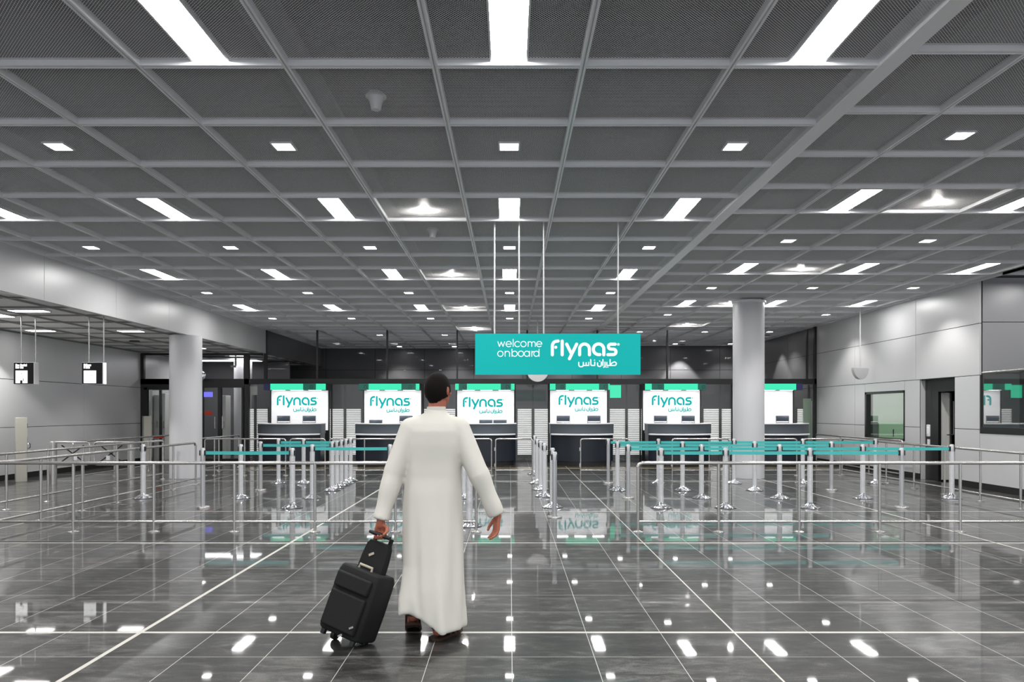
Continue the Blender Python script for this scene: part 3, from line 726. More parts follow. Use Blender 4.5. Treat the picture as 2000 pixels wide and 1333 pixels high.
# louvred screens behind the glass between the counters
def make_louvre(wd):
    t = thing('louvred_screen', '', 'screen', group='white louvred screens behind the glass')
    b = MB(); z = .20
    while z < 1.58: b.obox((0, 0, z), (wd/2-.012, 0, 0), (0, .020, -.010), (0, .002, .004)); b.obox((0, 0, z+.012), (wd/2-.012, 0, 0), (0, .003, 0), (0, 0, .014)); z += .056
    b.build('slats', M_louv, t, smooth=False)
    f_ = MB()
    for s in (-1, 1): f_.box(s*wd/2-.012, s*wd/2+.012, -.02, .03, 0, 1.62)
    f_.box(-wd/2, wd/2, -.02, .03, .14, .17); f_.build('frame', M_greypost, t, smooth=False)
    return t
YLV = 22.1
lv, ulv = {}, {}
gaps = [(474, 524), (642, 706), (826, 890), (1010, 1072), (1190, 1257), (1373, 1440), (1556, 1602)]
gname = ['left of the far left counter', 'between the first two counters from the left', 'behind the walking man', 'left of the counter under the welcome sign', 'right of the counter under the welcome sign', 'beside the round column', 'beside the right wall']
for (a, c), g in zip(gaps, gname):
    x0, x1 = X_(a, YLV), X_(c, YLV); wd = (x1-x0)/2-.03
    for s in (0, 1):
        key = round(wd, 1)
        t = make_louvre(wd); t.location = ((x0+wd/2) if s == 0 else (x1-wd/2), YLV, 0); t['label'] = f'white louvred screen {g}, {"left" if s == 0 else "right"} one of the pair'
    struct(MB().box((x0+x1)/2-.025, (x0+x1)/2+.025, YLV-.03, YLV+.03, 0, 2.3).build('partition_post', M_greypost, smooth=False))
# dark backdrop cabinets behind the louvres
o = struct(MB().box(-7.5, XR, 23.3, 23.4, 0, 2.42).build('wall_partition', M_panel_dark, smooth=False))
# green hanging screen beside the fourth counter
t = thing('hanging_screen', 'bright green lit screen right of the counter under the welcome sign', 'screen', (X_(1202, 21.71), 21.71, Z_(778, 21.71)))
MB().box(-.17, .17, .0, .05, 0, .39).build('housing', M_black, t, smooth=False); MB().box(-.165, .165, -.006, 0, .005, .385).build('lit_face', M_green, t, smooth=False)
MB().cyl(0, .0, .38, 2.42-Z_(778, 21.71), .012).build('hanging_rod', M_steel, t)
t = thing('notice_board', 'pale grey notice board hanging behind the glass left of the first counter', 'board', (X_(488, 21.71), 21.71, Z_(772, 21.71)))
MB().box(-.22, .22, 0, .03, 0, .30).build('board', M_whitewall, t, smooth=False); MB().box(-.22, .22, -.004, .034, .30, .32).build('top_rail', M_steel, t, smooth=False)
MB().cyl(0, .0, .31, 2.42-Z_(772, 21.71), .012).build('hanging_rod', M_steel, t)
t = thing('standing_panel', 'tall pale green upright panel right of the counter behind the column', 'panel', (X_(1577, 21.85), 21.85, 0))
MB().box(-.12, .11, 0, .04, 0, Z_(779, 21.85)).build('panel', M_greenpane, t, smooth=False); MB().box(.115, .15, .0, .05, 0, Z_(783, 21.85)).build('edge_profile', M_whitelam, t, smooth=False)

# ------------------------------------------------------------------ doors and windows
# glass double door at the far left
o = struct(MB().box(-9.14, -9.06, YG-.06, YG+.06, 0, 2.3).box(-8.62, -8.52, YG-.05, YG+.05, 0, 2.24).box(-7.92, -7.84, YG-.05, YG+.05, 0, 2.3).box(-9.9, -7.84, YG-.06, YG+.06, 2.2, 2.46)
         .box(-9.06, -7.9, YG-.04, YG+.04, 0, .10).box(-9.9, -9.8, YG-.06, YG+.06, 0, 2.3).build('door_1', M_black, smooth=False))
MB().quad((-9.06, YG, .1), (-8.62, YG, .1), (-8.62, YG, 2.2), (-9.06, YG, 2.2)).quad((-8.52, YG, .1), (-7.92, YG, .1), (-7.92, YG, 2.2), (-8.52, YG, 2.2)).build('pane', M_glass, o, smooth=False)
for x in (-8.68, -8.46): MB().tube([(x, YG-.05, 1.0), (x, YG-.11, 1.0), (x, YG-.11, 1.35), (x, YG-.05, 1.35)], .014, 8).build('handle', M_steel, o)
# round glazed door drum beside the left wall
o = struct(MB().box(-10.8, -9.9, YG-.05, YG+.5, 2.14, 2.46).box(-10.8, -10.70, YG-.05, YG+.05, 0, 2.2).box(-10.0, -9.9, YG-.05, YG+.05, 0, 2.2).box(-10.42, -10.36, YG+.1, YG+.16, 0, 2.14).build('door_2', M_black, smooth=False))
b = MB(); n = 14
for i in range(n):
    a0, a1 = PI*i/n, PI*(i+1)/n
    b.quad((-10.35+.36*math.cos(a0), YG+.05-.36*math.sin(a0)*.6, .05), (-10.35+.36*math.cos(a1), YG+.05-.36*math.sin(a1)*.6, .05), (-10.35+.36*math.cos(a1), YG+.05-.36*math.sin(a1)*.6, 2.14), (-10.35+.36*math.cos(a0), YG+.05-.36*math.sin(a0)*.6, 2.14))
b.build('curved_pane', M_glass, o)
MB().tube([(-10.5, YG-.22, .95), (-10.5, YG-.27, .95), (-10.5, YG-.27, 1.35), (-10.5, YG-.22, 1.35)], .016, 8).build('handle', M_steel, o)
# lit passage behind the doors
pw = struct(MB().box(-10.9, -7.6, 25.2, 25.3, 0, 3.2).build('wall_passage', M_panel_dark, smooth=False))
t = thing('passage_light', 'white ceiling light in the passage behind the glass double door', 'ceiling light', (-9.2, 23.4, 3.15)); MB().box(-1.2, 1.2, -.3, .3, -.03, .03).build('frame', M_trimw, t, smooth=False)
MB().quad((-1.18, -.28, -.032), (-1.18, .28, -.032), (1.18, .28, -.032), (1.18, -.28, -.032)).build('diffuser', mat('passage_diffuser', (0, 0, 0, 1), .5, emit=(1, 1, 1, 1), es=9), t, smooth=False)
o = struct(MB().lathe([(.28, 0), (.28, 3.2)], -8.62, 23.6, 40).build('column', M_col))
t = thing('white_cabinet', 'tall white cabinet seen through the glass double door', 'cabinet', (-8.95, 22.8, 0)); MB().box(-.085, .085, 0, .4, 0, 2.0).build('body', M_whitewall, t, bevel=.01); MB().box(.03, .05, -.03, 0, 1.0, 1.2).build('handle', M_steel, t, smooth=False)
t = thing('white_cabinet', 'tall white cabinet seen through the round door drum', 'cabinet', (-10.80, 22.3, 0)); MB().box(-.075, .075, 0, .3, 0, 2.0).build('body', M_whitewall, t, bevel=.01); MB().box(.03, .05, -.03, 0, 1.0, 1.2).build('handle', M_steel, t, smooth=False)
t = thing('white_cabinet', 'slim white cabinet seen at the right of the round door drum', 'cabinet', (-10.59, 22.3, 0)); MB().box(-.06, .06, 0, .3, 0, 2.05).build('body', M_whitewall, t, bevel=.01); MB().box(.02, .04, -.03, 0, 1.0, 1.2).build('handle', M_steel, t, smooth=False)
tag(MB().box(-9.04, -8.78, YG-.02, YG-.01, Z_(776, YG), Z_(766, YG)).build('lit_door_sign', M_blue, smooth=False), 'small violet-blue lit sign on the glass left door leaf', 'sign')
tag(MB().box(-9.03, -8.80, YG-.012, YG-.004, Z_(811, YG), Z_(804, YG)).build('door_sticker', M_red, smooth=False), 'red and white sticker strip on the glass left door leaf', 'sticker')
tag(MB().box(-10.45, -10.12, YG-.25, YG-.245, Z_(856, YG), Z_(851, YG)).build('door_sticker', M_red, smooth=False), 'red sticker strip low on the round door drum', 'sticker')
# clock-like emblem and cameras behind the upper glass
t = thing('security_camera', 'small white camera on a rod behind the upper glass left of the counters', 'camera', (X_(457, 22.3), 22.3, Z_(715, 22.3)))
MB().box(-.09, .05, -.05, .05, -.05, .01).build('camera_body', M_pend, t, bevel=.01); MB().cyl(.05, 0, 0, ZL+.05-Z_(715, 22.3), .03).build('mount_rod', M_pend, t)
t = thing('round_emblem', 'silver round emblem mostly hidden behind the left column', 'emblem', (X_(391, 21.3), 21.3, Z_(733, 21.3)))
MB().ell((0, 0, 0), (.17, .05, .17), None, 28, 14).build('emblem_face', M_chrome, t); MB().tube([(0, .04, .0), (0, YG-21.3, .0)], .015, 8).build('mount_arm', M_steel, t)  # emblem simplified to a plain chrome disc

# right wall: window, door
o = struct(MB().box(XR-.01, XR+.10, W0, W1, 1.93, 1.98).box(XR-.01, XR+.10, W0, W1, .82, .86).box(XR-.01, XR+.10, W0, W0+.04, .82, 1.98).box(XR-.01, XR+.10, W1-.08, W1, .82, 1.98).build('window_2', M_black, smooth=False))
MB().quad((XR+.05, W0, .82), (XR+.05, W1, .82), (XR+.05, W1, 1.98), (XR+.05, W0, 1.98)).build('pane', M_glass_g, o, smooth=False)
rm = MB(); rm.quad((XR+.2, 15.9, 0), (XR+.2, 20.9, 0), (XR+.2, 20.9, 0), (XR+.2, 15.9, 0))
rm = MB().box(12.4, 12.5, 16.3, 21.2, 0, 2.9).box(XR+.2, 12.5, 21.1, 21.2, 0, 2.9).box(XR+.21, 12.5, 16.3, 16.4, 0, 2.9).box(XR+.2, 12.5, 16.3, 21.2, 2.8, 2.9)
struct(rm.build('wall_office', M_whitewall, smooth=False))
t = thing('office_light', 'ceiling light of the office behind the green window', 'ceiling light', (10.8, 18.6, 2.78)); MB().box(-.65, .65, -.65, .65, -.02, .02).build('frame', M_trimw, t, smooth=False)
MB().quad((-.6, -.6, -.022), (-.6, .6, -.022), (.6, .6, -.022), (.6, -.6, -.022)).build('diffuser', mat('office_diffuser', (0, 0, 0, 1), .5, emit=(.95, 1, .95, 1), es=10), t, smooth=False)
t = thing('office_desk', 'pale desk standing inside the office behind the green window', 'desk', (9.9, 19.9, 0)); MB().box(-.45, .45, -.35, .35, .72, .76).build('desk_top', M_whitelam, t, bevel=.005)
for sx in (-1, 1):
    for sy in (-1, 1): MB().box(sx*.4-.02, sx*.4+.02, sy*.3-.02, sy*.3+.02, 0, .72).build('leg', M_steel, t, smooth=False)
t = thing('office_cabinet', 'pale green cabinet inside the office behind the green window', 'cabinet', (11.2, 20.7, 0)); MB().box(-.9, .9, -.3, .3, 0, 1.18).build('body', M_greenpane, t, bevel=.01); MB().cyl(-.5, -.32, .8, 1.0, .012).build('handle', M_black, t)
t = thing('monitor', 'dark monitor on the office desk behind the green window', 'monitor', (9.75, 19.9, .76)); MB().box(-.25, .25, -.02, .02, .12, .45).build('screen', M_greypost, t, bevel=.005); MB().box(-.03, .03, -.02, .03, .01, .14).build('stand', M_blackpl, t); MB().box(-.12, .12, -.08, .08, 0, .012).build('foot', M_blackpl, t, smooth=False)
# doorway
DX = XR+.118
o = struct(MB().box(XR+.02, DX+.06, D1-.015, D1+.02, 0, 2.2).build('trim_2', M_panel, smooth=False))
o = struct(MB().box(DX, DX+.06, 15.64, D1-.016, 0, 2.2).box(DX, DX+.06, D0, 15.64, 1.92, 2.2).box(XR+.02, DX, D0, D1-.016, 2.185, 2.2).box(XR+.02, DX+.06, D0-.03, D0, 0, 2.2).build('door_3', M_black, smooth=False))
MB().box(DX+.005, DX+.235, 15.66, 15.70, .03, 1.90).build('door_leaf', M_whitewall, o, smooth=False)
MB().box(DX+.235, DX+.275, 15.62, 15.70, .03, 1.90).build('door_edge', M_steel, o, smooth=False)
MB().box(DX+.275, DX+1.0, 15.68, 15.72, .0, 2.2).build('dark_side_panel', M_black, o, smooth=False)
MB().box(DX+.335, DX+.36, 15.672, 15.678, 1.0, 1.72).build('narrow_light_slot', M_whitewall, o, smooth=False)
MB().tube([(DX+.25, 15.62, 1.0), (DX+.25, 15.55, 1.0), (DX+.13, 15.55, 1.0)], .012, 8).build('handle', M_steel, o)
struct(MB().box(12.0, 12.1, 14.2, 16.3, 0, 2.9).box(XR+.2, 12.1, 14.2, 14.3, 0, 2.9).box(XR+.2, 12.1, 14.2, 16.3, 2.5, 2.6).build('wall_doorway', M_panel_dark, smooth=False))
t = thing('wall_handset', 'white handset unit on the black door frame in the right wall', 'handset', (DX, 15.98, .95)); MB().box(-.03, 0, -.06, .06, 0, .26).build('body', M_whitelam, t, bevel=.01); MB().box(-.045, -.03, -.03, .03, .05, .20).build('receiver', M_whitelam, t, bevel=.008); MB().box(-.02, 0, -.04, .04, -.18, -.06).build('lower_box', M_trimw, t, smooth=False)
# booth window
o = struct(MB().box(XR-.01, XR+.16, YB, 14.04, 1.08, 1.20).build('window_3', M_black, smooth=False))
MB().quad((XR+.04, YB, 1.2), (XR+.04, 14.02, 1.2), (XR+.04, 14.02, 2.22), (XR+.04, YB, 2.22)).build('pane', M_glass_d, o, smooth=False)
MB().tube([(XR+.04, YB, 2.24), (XR+.04, 14.04, 2.24)], .026, 14).build('top_rail', M_steel, o)
MB().box(XR+.10, XR+.16, 13.06, 13.12, 1.2, 2.24).build('mullion', M_black, o, smooth=False)

# ------------------------------------------------------------------ railings
ZT, ZBm = .858, .130
def railing(label, p0, p1, ts, name='guard_railing', cat='railing', ends=(True, True), r=.021, plates=True):
    """straight rail of two bars and posts; ts: distances of the posts from p0"""
    p0, p1 = Vector((*p0, 0)), Vector((*p1, 0)); L = (p1-p0).length; d = (p1-p0)/L
    t = thing(name, label, cat, p0, math.atan2(d.y, d.x), group='stainless steel railings')
    cr = .05
    path = [(0, 0, ZT-cr), (.015, 0, ZT-.015), (cr, 0, ZT)] if ends[0] else [(0, 0, ZT)]
    path += [(L-cr, 0, ZT), (L-.015, 0, ZT-.015), (L, 0, ZT-cr)] if ends[1] else [(L, 0, ZT)]
    MB().tube(path, r, 14).build('top_rail', M_steel, t)
    MB().tube([(0, 0, ZBm), (L, 0, ZBm)], r*.78, 12).build('bottom_rail', M_steel, t)
    for u in ts:
        o = MB().cyl(u, 0, 0, ZT-.01 if .06 < u < L-.06 else ZT-cr+.005, r*.88, n=14).build('post', M_steel, t)
        if plates: MB().lathe([(.066, 0), (.066, .008), (.03, .018), (.02, .022)], u, 0, 20).build('base_plate', M_steel, o)
    return t
DF = 9.07
rg = lambda a, c, s=1.0: [a+s*i for i in range(int((c-a)/s+1.001))]
xA = -6.42; xB = X_(930, DF)
railing('front railing left of the aisle, crossing behind the walking man', (xA, DF), (xB, DF), [xA-xA+1.0, 2.0, 3.0, 4.0, 5.0, xB-xA], ends=(False, True))
xC = X_(1246, DF)
railing('front railing right of the aisle, running out of view', (xC, DF), (7.80, DF), [0, 1.0, 2.0, 3.0, 4.0, 5.0, 6.2], ends=(True, False))
railing('railing running from the front left corner back to the column', (xA, DF+.03), (xA, 14.9), [.9, 1.87, 2.85, 3.76, 4.83, 5.83], ends=(False, True))
railing('second railing from the left running back beside the gates', (-7.65, 8.6), (-7.65, 16.1), [0.4, 1.5, 2.5, 3.5, 4.5, 5.6, 6.6, 7.5])
railing('long railing close to the left wall behind the gates', (-9.15, 15.3), (-9.15, 20.2), [.0, 1.6, 3.2, 4.9])
railing('short railing running back to the glass double door', (-7.27, 17.05), (-7.27, 19.6), [0, 1.2, 2.55])
railing('railing running along the right side before the door', (7.83, DF+.03), (7.83, 17.2), [1.1, 2.1, 3.06, 4.06, 5.06, 6.1, 8.13])
railing('short railing in front of the green window by the right wall', (8.55, 15.9), (8.55, 20.4), [.0, 1.5, 3.0, 4.5])
DR = 17.0
def rear(label, a, c, mids=(), gate=False):
    x0, x1 = X_(a, DR), X_(c, DR)
    t = railing(label, (x0, DR), (x1, DR), [0]+[X_(m, DR)-x0 for m in mids]+[x1-x0], 'swing_gate' if gate else 'guard_railing', 'gate' if gate else 'railing', r=.018, plates=not gate)
    if gate:
        for zz in (.25, .62): MB().box(-.03, .0, -.02, .02, zz-.04, zz+.04).build('hinge', M_steel, t, smooth=False)
    return t
rear('rear railing in front of the first counter from the left', 400, 558, (419, 478))
rear('swing gate right of the rear railing at the first counter', 567, 635, (), True)
rear('long rear railing passing behind the walking man', 644, 960, (712, 786, 859))
rear('swing gate in front of the third counter beside the centre post row', 968, 1040, (), True)
rear('swing gate in front of the counter under the welcome sign', 1134, 1229, (1206,), True)
rear('swing gate in front of the counter left of the round column', 1313, 1424, (1385,), True)
rear('rear railing right of the round column', 1478, 1556, ())
rear('rear railing joining the right side railing', 1570, 1640, ())

# entry gates with posts and reader pillars on the left
def entry_gate(label, pa, pb, pp, d):
    x0, x1, xp = X_(pa, d), X_(pb, d), X_(pp, d)
    t = thing('entry_gate', label, 'gate', (xp, d, 0), group='steel entry gates')
    MB().lathe([(.068, 0), (.068, .87), (.05, .885)], 0, 0, 24).build('gate_post', M_steel, t)
    a, c = x0-xp, x1-xp; zt, zb = .865, .40
    near = a if abs(a) < abs(c) else c; far = c if near == a else a; s = 1 if far > near else -1
    MB().tube([(near-s*.02, 0, zt), (far-s*.06, 0, zt), (far-s*.015, 0, zt-.02), (far, 0, zt-.06), (far, 0, zb+.06), (far-s*.015, 0, zb+.02), (far-s*.06, 0, zb), (near-s*.02, 0, zb)], .017, 12).build('gate_frame', M_steel, t)
    b = MB(); m = (near+far)/2; q = abs(far-near)*.33
    for sx in (-1, 1): b.obox((m, 0, (zt+zb)/2), (q, 0, sx*.17), (0, .006, 0), (-sx*.005, 0, .010))
    b.build('cross_bars', M_blackpl, t, smooth=False)
    MB().box(far-s*.32, far-s*.25, -.012, .012, zb+.10, zb+.19).build('label_plate', M_whitelam, t, smooth=False)
entry_gate('left entry gate with crossed black bars and a steel post', 109, 175, 104, 15.0)
entry_gate('right entry gate with crossed black bars beside the left column', 184, 250, 256, 15.0)
def pillar(label, px, d, s):
    t = thing('reader_pillar', label, 'pillar', (X_(px, d), d, 0), math.radians(38), group='beige reader pillars')
    MB().box(-s, s, -s, s, 0, 1.37).build('body', M_beige, t, bevel=.006)
    MB().box(s, s+.004, -s*.8, s*.8, .0, .95).build('side_face', M_greypost, t, smooth=False)
    MB().box(s, s+.012, -s*.7, -s*.1, 1.14, 1.24).build('screen', M_blueink, t, smooth=False)
    MB().box(s, s+.015, s*.05, s*.6, .95, 1.22).build('card_slot', M_whitelam, t, smooth=False)
    MB().lathe([(.03, .70), (.05, .72), (.05, .80), (.03, .82)], s+.02, 0, 16).build('button', M_chrome, t)
pillar('beige reader pillar standing alone near the left edge', 41, 15.6, .105)
pillar('beige reader pillar beside the round door drum', 287, 20.2, .10)

# ------------------------------------------------------------------ belt posts and belts
PH = .93
def make_post(wrapped):
    t = thing('belt_post', '', 'stanchion', group='belt posts')
    if wrapped:
        n, k = 20, 26; rings = []
        for i in range(k+1):
            z = .03+(.80-.03)*i/k
            rings.append([((.041+.0028*noise.noise((3*math.cos(2*PI*j/n), 3*math.sin(2*PI*j/n), z*14)))*math.cos(2*PI*j/n), (.041+.0028*noise.noise((3*math.cos(2*PI*j/n), 3*math.sin(2*PI*j/n), z*14)))*math.sin(2*PI*j/n), z) for j in range(n)])
        MB().loft(rings).build('pole', M_wrap, t)
        MB().lathe([(.158, 0), (.158, .010), (.150, .014), (.120, .028), (.085, .044), (.052, .064), (.044, .09)], 0, 0, 48, lambda i, j: 1+(.05 if j % 3 == 0 else -.03)*(1 if 2 < i < 5 else 0)).build('base', M_chrome, t, smooth=False)
        MB().lathe([(.164, -.0), (.164, .006), (.155, .007)], 0, 0, 36).build('base_rim', M_blackpl, t)
    else:
        MB().cyl(0, 0, .02, .80, .035, n=24).build('pole', M_post, t)
        MB().lathe([(.105, 0), (.105, .02), (.10, .026), (.04, .03)], 0, 0, 36).build('base', M_steel, t)
    h = MB().lathe([(.036, .80), (.036, PH-.012), (.030, PH-.004), (.028, PH)], 0, 0, 24).build('head', M_post, t)
    MB().box(-.047, .047, -.022, .022, .815, .895).build('belt_slot', M_blackpl, h, bevel=.003)
    return t
pw_, pp_ = make_post(True), make_post(False); uw, up_ = [], []
R1, R2, R3, R4 = 11.35, 12.6, 13.85, 15.2
ROW = {R1: 'front', R2: 'second', R3: 'third', R4: 'rear'}
posts = []
def bpost(px, d, wr, lb): 
    o = place(pw_ if wr else pp_, uw if wr else up_, (X_(px, d), d, 0), lb); return o
wp = 'plastic-wrapped belt post '; pl_ = 'plain silver belt post '
for px, d, wr, lb in (
    (279.5, R2, 1, wp+'alone beside the left side railing'), (396, R1, 0, pl_+'in front of the left column'), (470.6, R2, 1, wp+'without belt, second from the left column'),
    (509, R3, 0, pl_+'holding the left end of the longest left belt'), (544, R4, 1, wp+'at the left end of the rear left belt'), (571, R1, 1, wp+'at the right end of the nearest left belt'),
    (593, R4, 1, wp+'in the middle of the rear left belt'), (610, R2, 1, wp+'at the left end of the belt passing behind the man'), (762, R2, 0, pl_+'at the left arm of the walking man'),
    (649, R3, 1, wp+'nearest of the close file of five left of the man'), (658, 14.3, 1, wp+'second in the close file left of the man'), (667, 14.75, 1, wp+'third in the close file left of the man'),
    (676, R4, 1, wp+'fourth in the close file left of the man'), (685, 15.7, 1, wp+'farthest of the close file left of the man'),
    (906, R2, 1, wp+'hidden behind the right side of the man'), (917, 9.55, 1, wp+'touching the end of the front railing behind the man'),
    (1044, 17.4, 1, wp+'farthest of the centre aisle file'), (1049, R4, 1, wp+'fifth from the front in the centre aisle file'), (1056, 14.0, 1, wp+'fourth from the front in the centre aisle file'),
    (1063.5, 12.9, 1, wp+'third from the front in the centre aisle file'), (1079, 11.4, 1, wp+'second from the front in the centre aisle file'), (1083, 10.3, 0, pl_+'at the front of the centre aisle file'),
    (1188, R4, 0, pl_+'at the left end of the rear right belt row'), (1286, R4, 1, wp+'second in the rear right belt row'), (1433.5, R4, 1, wp+'in front of the round column in the rear right row'), (1568, R4, 1, wp+'fourth in the rear right belt row'), (1710, R4, 1, wp+'at the right end of the rear right belt row'),
    (1206, R3, 1, wp+'at the left end of the third right belt row'), (1333, R3, 1, wp+'second in the third right belt row'), (1474, R3, 1, wp+'third in the third right belt row'), (1624, R3, 0, pl_+'at the right end of the third right belt row'),
    (1227, R2, 0, pl_+'at the left end of the second right belt row'), (1370, R2, 1, wp+'second in the second right belt row'), (1522.6, R2, 1, wp+'third in the second right belt row'), (1685, R2, 1, wp+'fourth in the second right belt row'), (1859, R2, 1, wp+'at the right end of the second right belt row'),
    (1291, R1, 1, wp+'at the left end of the front right belt row'), (1417, R1, 1, wp+'second in the front right belt row'), (1582, R1, 1, wp+'third in the front right belt row'), (1761, R1, 0, pl_+'at the right end of the front right belt row')):
    bpost(px, d, wr, lb)
def belt(pa, pb, d, lb):
    x0, x1 = X_(pa, d)+.046, X_(pb, d)-.046; n = 12; b = MB(); L = x1-x0; vs = []
    rings = []
    for i in range(n+1):
        u = i/n; z = .855-.003*4*u*(1-u)*min(1, L); x = L*u
        rings.append([(x, -.0012, z-.026), (x, -.0012, z+.026), (x, .0012, z+.026), (x, .0012, z-.026)])
    o = b.loft(rings).build('queue_belt', M_teal); o.location = (x0, d, 0); tag(o, lb, 'belt', 'teal queue belts')
for pa, pb, d, lb in ((396, 571, R1, 'teal belt nearest on the left, ending before the left column'), (509, 649, R3, 'teal belt of the third left row ending at the close file of posts'), (544, 593, R4, 'short teal belt at the left of the rear left row'),
                      (593, 676, R4, 'teal belt at the right of the rear left row'), (610, 762, R2, 'teal belt running to the left arm of the walking man'), (762, 906, R2, 'teal belt hidden behind the walking man')): belt(pa, pb, d, lb)
nth = ['first', 'second', 'third', 'fourth']
for d, pxs in ((R4, (1188, 1286, 1433.5, 1568, 1710)), (R3, (1206, 1333, 1474, 1624)), (R2, (1227, 1370, 1522.6, 1685, 1859)), (R1, (1291, 1417, 1582, 1761))):
    for i, (a, c) in enumerate(zip(pxs[:-1], pxs[1:])): belt(a, c, d, f'teal belt in the {ROW[d]} right row, {nth[i]} span from the aisle')

# ------------------------------------------------------------------ the walking man and his suitcase
def remesh(o, vox, it=6, fac=.5):
    m = o.modifiers.new('remesh', 'REMESH'); m.mode = 'VOXEL'; m.voxel_size = vox; m.use_smooth_shade = True
    s = o.modifiers.new('smooth', 'SMOOTH'); s.factor = fac; s.iterations = it
    return o
MX, MY = -.512, 4.88
man = thing('person', 'man in a long white robe walking away, pulling a black suitcase', 'person', (MX, MY, 0))
HAND_L = Vector((-.338, -.075, .775)); HAND_R = Vector((.430, -.01, .80))      # wrists, man's own frame (y away from the viewer)
SH_L, SH_R = Vector((-.152, .03, 1.385)), Vector((.168, .03, 1.385))
EL_L, EL_R = Vector((-.262, -.02, 1.09)), Vector((.300, -.03, 1.09))
b = MB()
# head, turned a little to the right
TURN = Matrix.Rotation(math.radians(-24), 3, 'Z')
HC = Vector((.025, .06, 1.645))
hd = lambda x, y, z: HC+TURN @ Vector((x, y, z))
b.ell(HC, (.076, .094, .108), TURN, 24, 16); b.ell(hd(0, .035, -.055), (.058, .066, .068), TURN); b.ell(hd(0, .082, -.092), (.026, .022, .022), TURN, 12, 8)
b.capsule(hd(0, .088, .015), hd(0, .108, -.028), .009, .014, 10)                         # nose
for s in (-1, 1):
    b.ell(hd(s*.014, .098, -.030), (.010, .010, .008), TURN, 10, 8)
    b.ell(hd(s*.040, .068, -.025), (.026, .020, .022), TURN, 10, 8)                     # cheek
    b.capsule(hd(s*.012, .092, .028), hd(s*.046, .076, .026), .010, .009, 10)           # brow
    b.ell(hd(s*.078, -.008, -.008), (.010, .020, .032), TURN, 12, 10)                   # ear
    b.capsule(hd(s*.080, -.016, .014), hd(s*.083, -.020, -.014), .008, .007, 8)
b.capsule(hd(-.020, .092, -.060), hd(.020, .092, -.060), .008, .008, 8); b.capsule(hd(-.016, .092, -.071), hd(.016, .092, -.071), .008, .008, 8)   # lips
b.capsule((.015, .035, 1.46), HC+Vector((0, -.005, -.06)), .064, .056, 18)                 # neck
b.ell((0, .03, 1.30), (.165, .10, .20)); b.ell((0, .03, 1.08), (.145, .095, .20)); b.ell((0, .02, .95), (.155, .105, .13))
for s, S, E, H in ((-1, SH_L, EL_L, HAND_L), (1, SH_R, EL_R, HAND_R)):
    b.capsule((s*.05+.01, .03, 1.44), S, .05, .054); b.capsule(S, E, .052, .040); b.capsule(E, H, .040, .027)
# legs: right one planted, left one with the heel raised
HIPL, HIPR = (-.085, .02, .92), (.085, .02, .92)
KL, KR = Vector((-.115, .06, .50)), Vector((.07, .04, .49)); AL, AR = Vector((-.135, -.01, .165)), Vector((.055, -.04, .095))
b.capsule(HIPL, KL, .085, .056); b.capsule(KL, AL, .055, .036); b.capsule(HIPR, KR, .085, .056); b.capsule(KR, AR, .055, .036)
def foot(A, heel_up, yaw):
    R = Matrix.Rotation(yaw, 3, 'Z'); p = lambda x, y, z: Vector((A.x, A.y, 0))+R @ Vector((x, y, z))
    hz = heel_up
    b.capsule(A, p(0, -.03, .055+hz), .036, .036); b.capsule(p(0, -.035, .055+hz), p(0, .10, .052+hz*.35), .035, .036); b.capsule(p(-.014, .07, .045+hz*.35), p(-.014, .17, .036), .030, .022); b.capsule(p(.018, .07, .045+hz*.35), p(.02, .15, .036), .028, .020)
    for i, (x, L) in enumerate(((-.030, .205), (-.010, .205), (.008, .197), (.024, .186), (.038, .172))): b.capsule(p(x, .15, .034), p(x, L, .030), .013 if i == 0 else .010, .011 if i == 0 else .008, 8)
    return p
pL = foot(AL, .085, math.radians(6)); pR = foot(AR, .0, math.radians(-32))
# left hand closed round the grip of the handle (grip runs left-right)
GRIP = Vector((-.340, -.090, .690))
def chain(pts, r0, r1):
    n = len(pts)
    for i in range(n-1): b.capsule(pts[i], pts[i+1], r0+(r1-r0)*i/(n-1), r0+(r1-r0)*(i+1)/(n-1), 10)
b.capsule(HAND_L, GRIP+Vector((0, .020, .060)), .027, .026)
for i in range(4):
    x = -.031+.0207*i
    b.capsule(HAND_L+Vector((x*.4, 0, -.012)), GRIP+Vector((x, .024, .030)), .018, .0115, 10)
    rr = (.0085, .0092, .0095, .009)[i]; q = lambda y, z: GRIP+Vector((x, y, z))
    chain([q(.024, .030), q(.027, -.004), q(.010, -.025), q(-.013, -.022), q(-.025, -.003)], rr+.001, rr-.001)
chain([HAND_L+Vector((.012, -.004, -.015)), GRIP+Vector((.046, .004, .046)), GRIP+Vector((.047, -.020, .022)), GRIP+Vector((.030, -.030, .006))], .014, .009)
# right hand hanging, fingers a little curled
dn = Vector((-.10, -.02, -1)).normalized(); sp = Vector((.45, -.89, 0)).normalized(); nn = dn.cross(sp).normalized()
if nn.x > 0: nn = -nn
hp = lambda a, c, e=0: HAND_R+dn*a+sp*c+nn*e
for c in (-.028, -.010, .010, .026): b.capsule(hp(.0, c*.5), hp(.085, c), .0165, .0125, 10)
for c, L in ((-.032, .066), (-.011, .074), (.010, .068), (.030, .054)):
    chain([hp(.085, c), hp(.085+L*.42, c*1.08, .006), hp(.085+L*.74, c*1.1, .020), hp(.085+L*.95, c*1.1, .036)], .0098, .0075)
chain([hp(.018, -.022, .004), hp(.050, -.050, .016), hp(.078, -.060, .026), hp(.100, -.060, .032)], .0145, .009)
body = remesh(b.build('body', M_skin, man), .0042, 4, .5)
for s in (-1, 1): MB().ell(hd(s*.031, .076, .010), (.013, .011, .009), TURN, 12, 8).build('eye', M_eye, man)
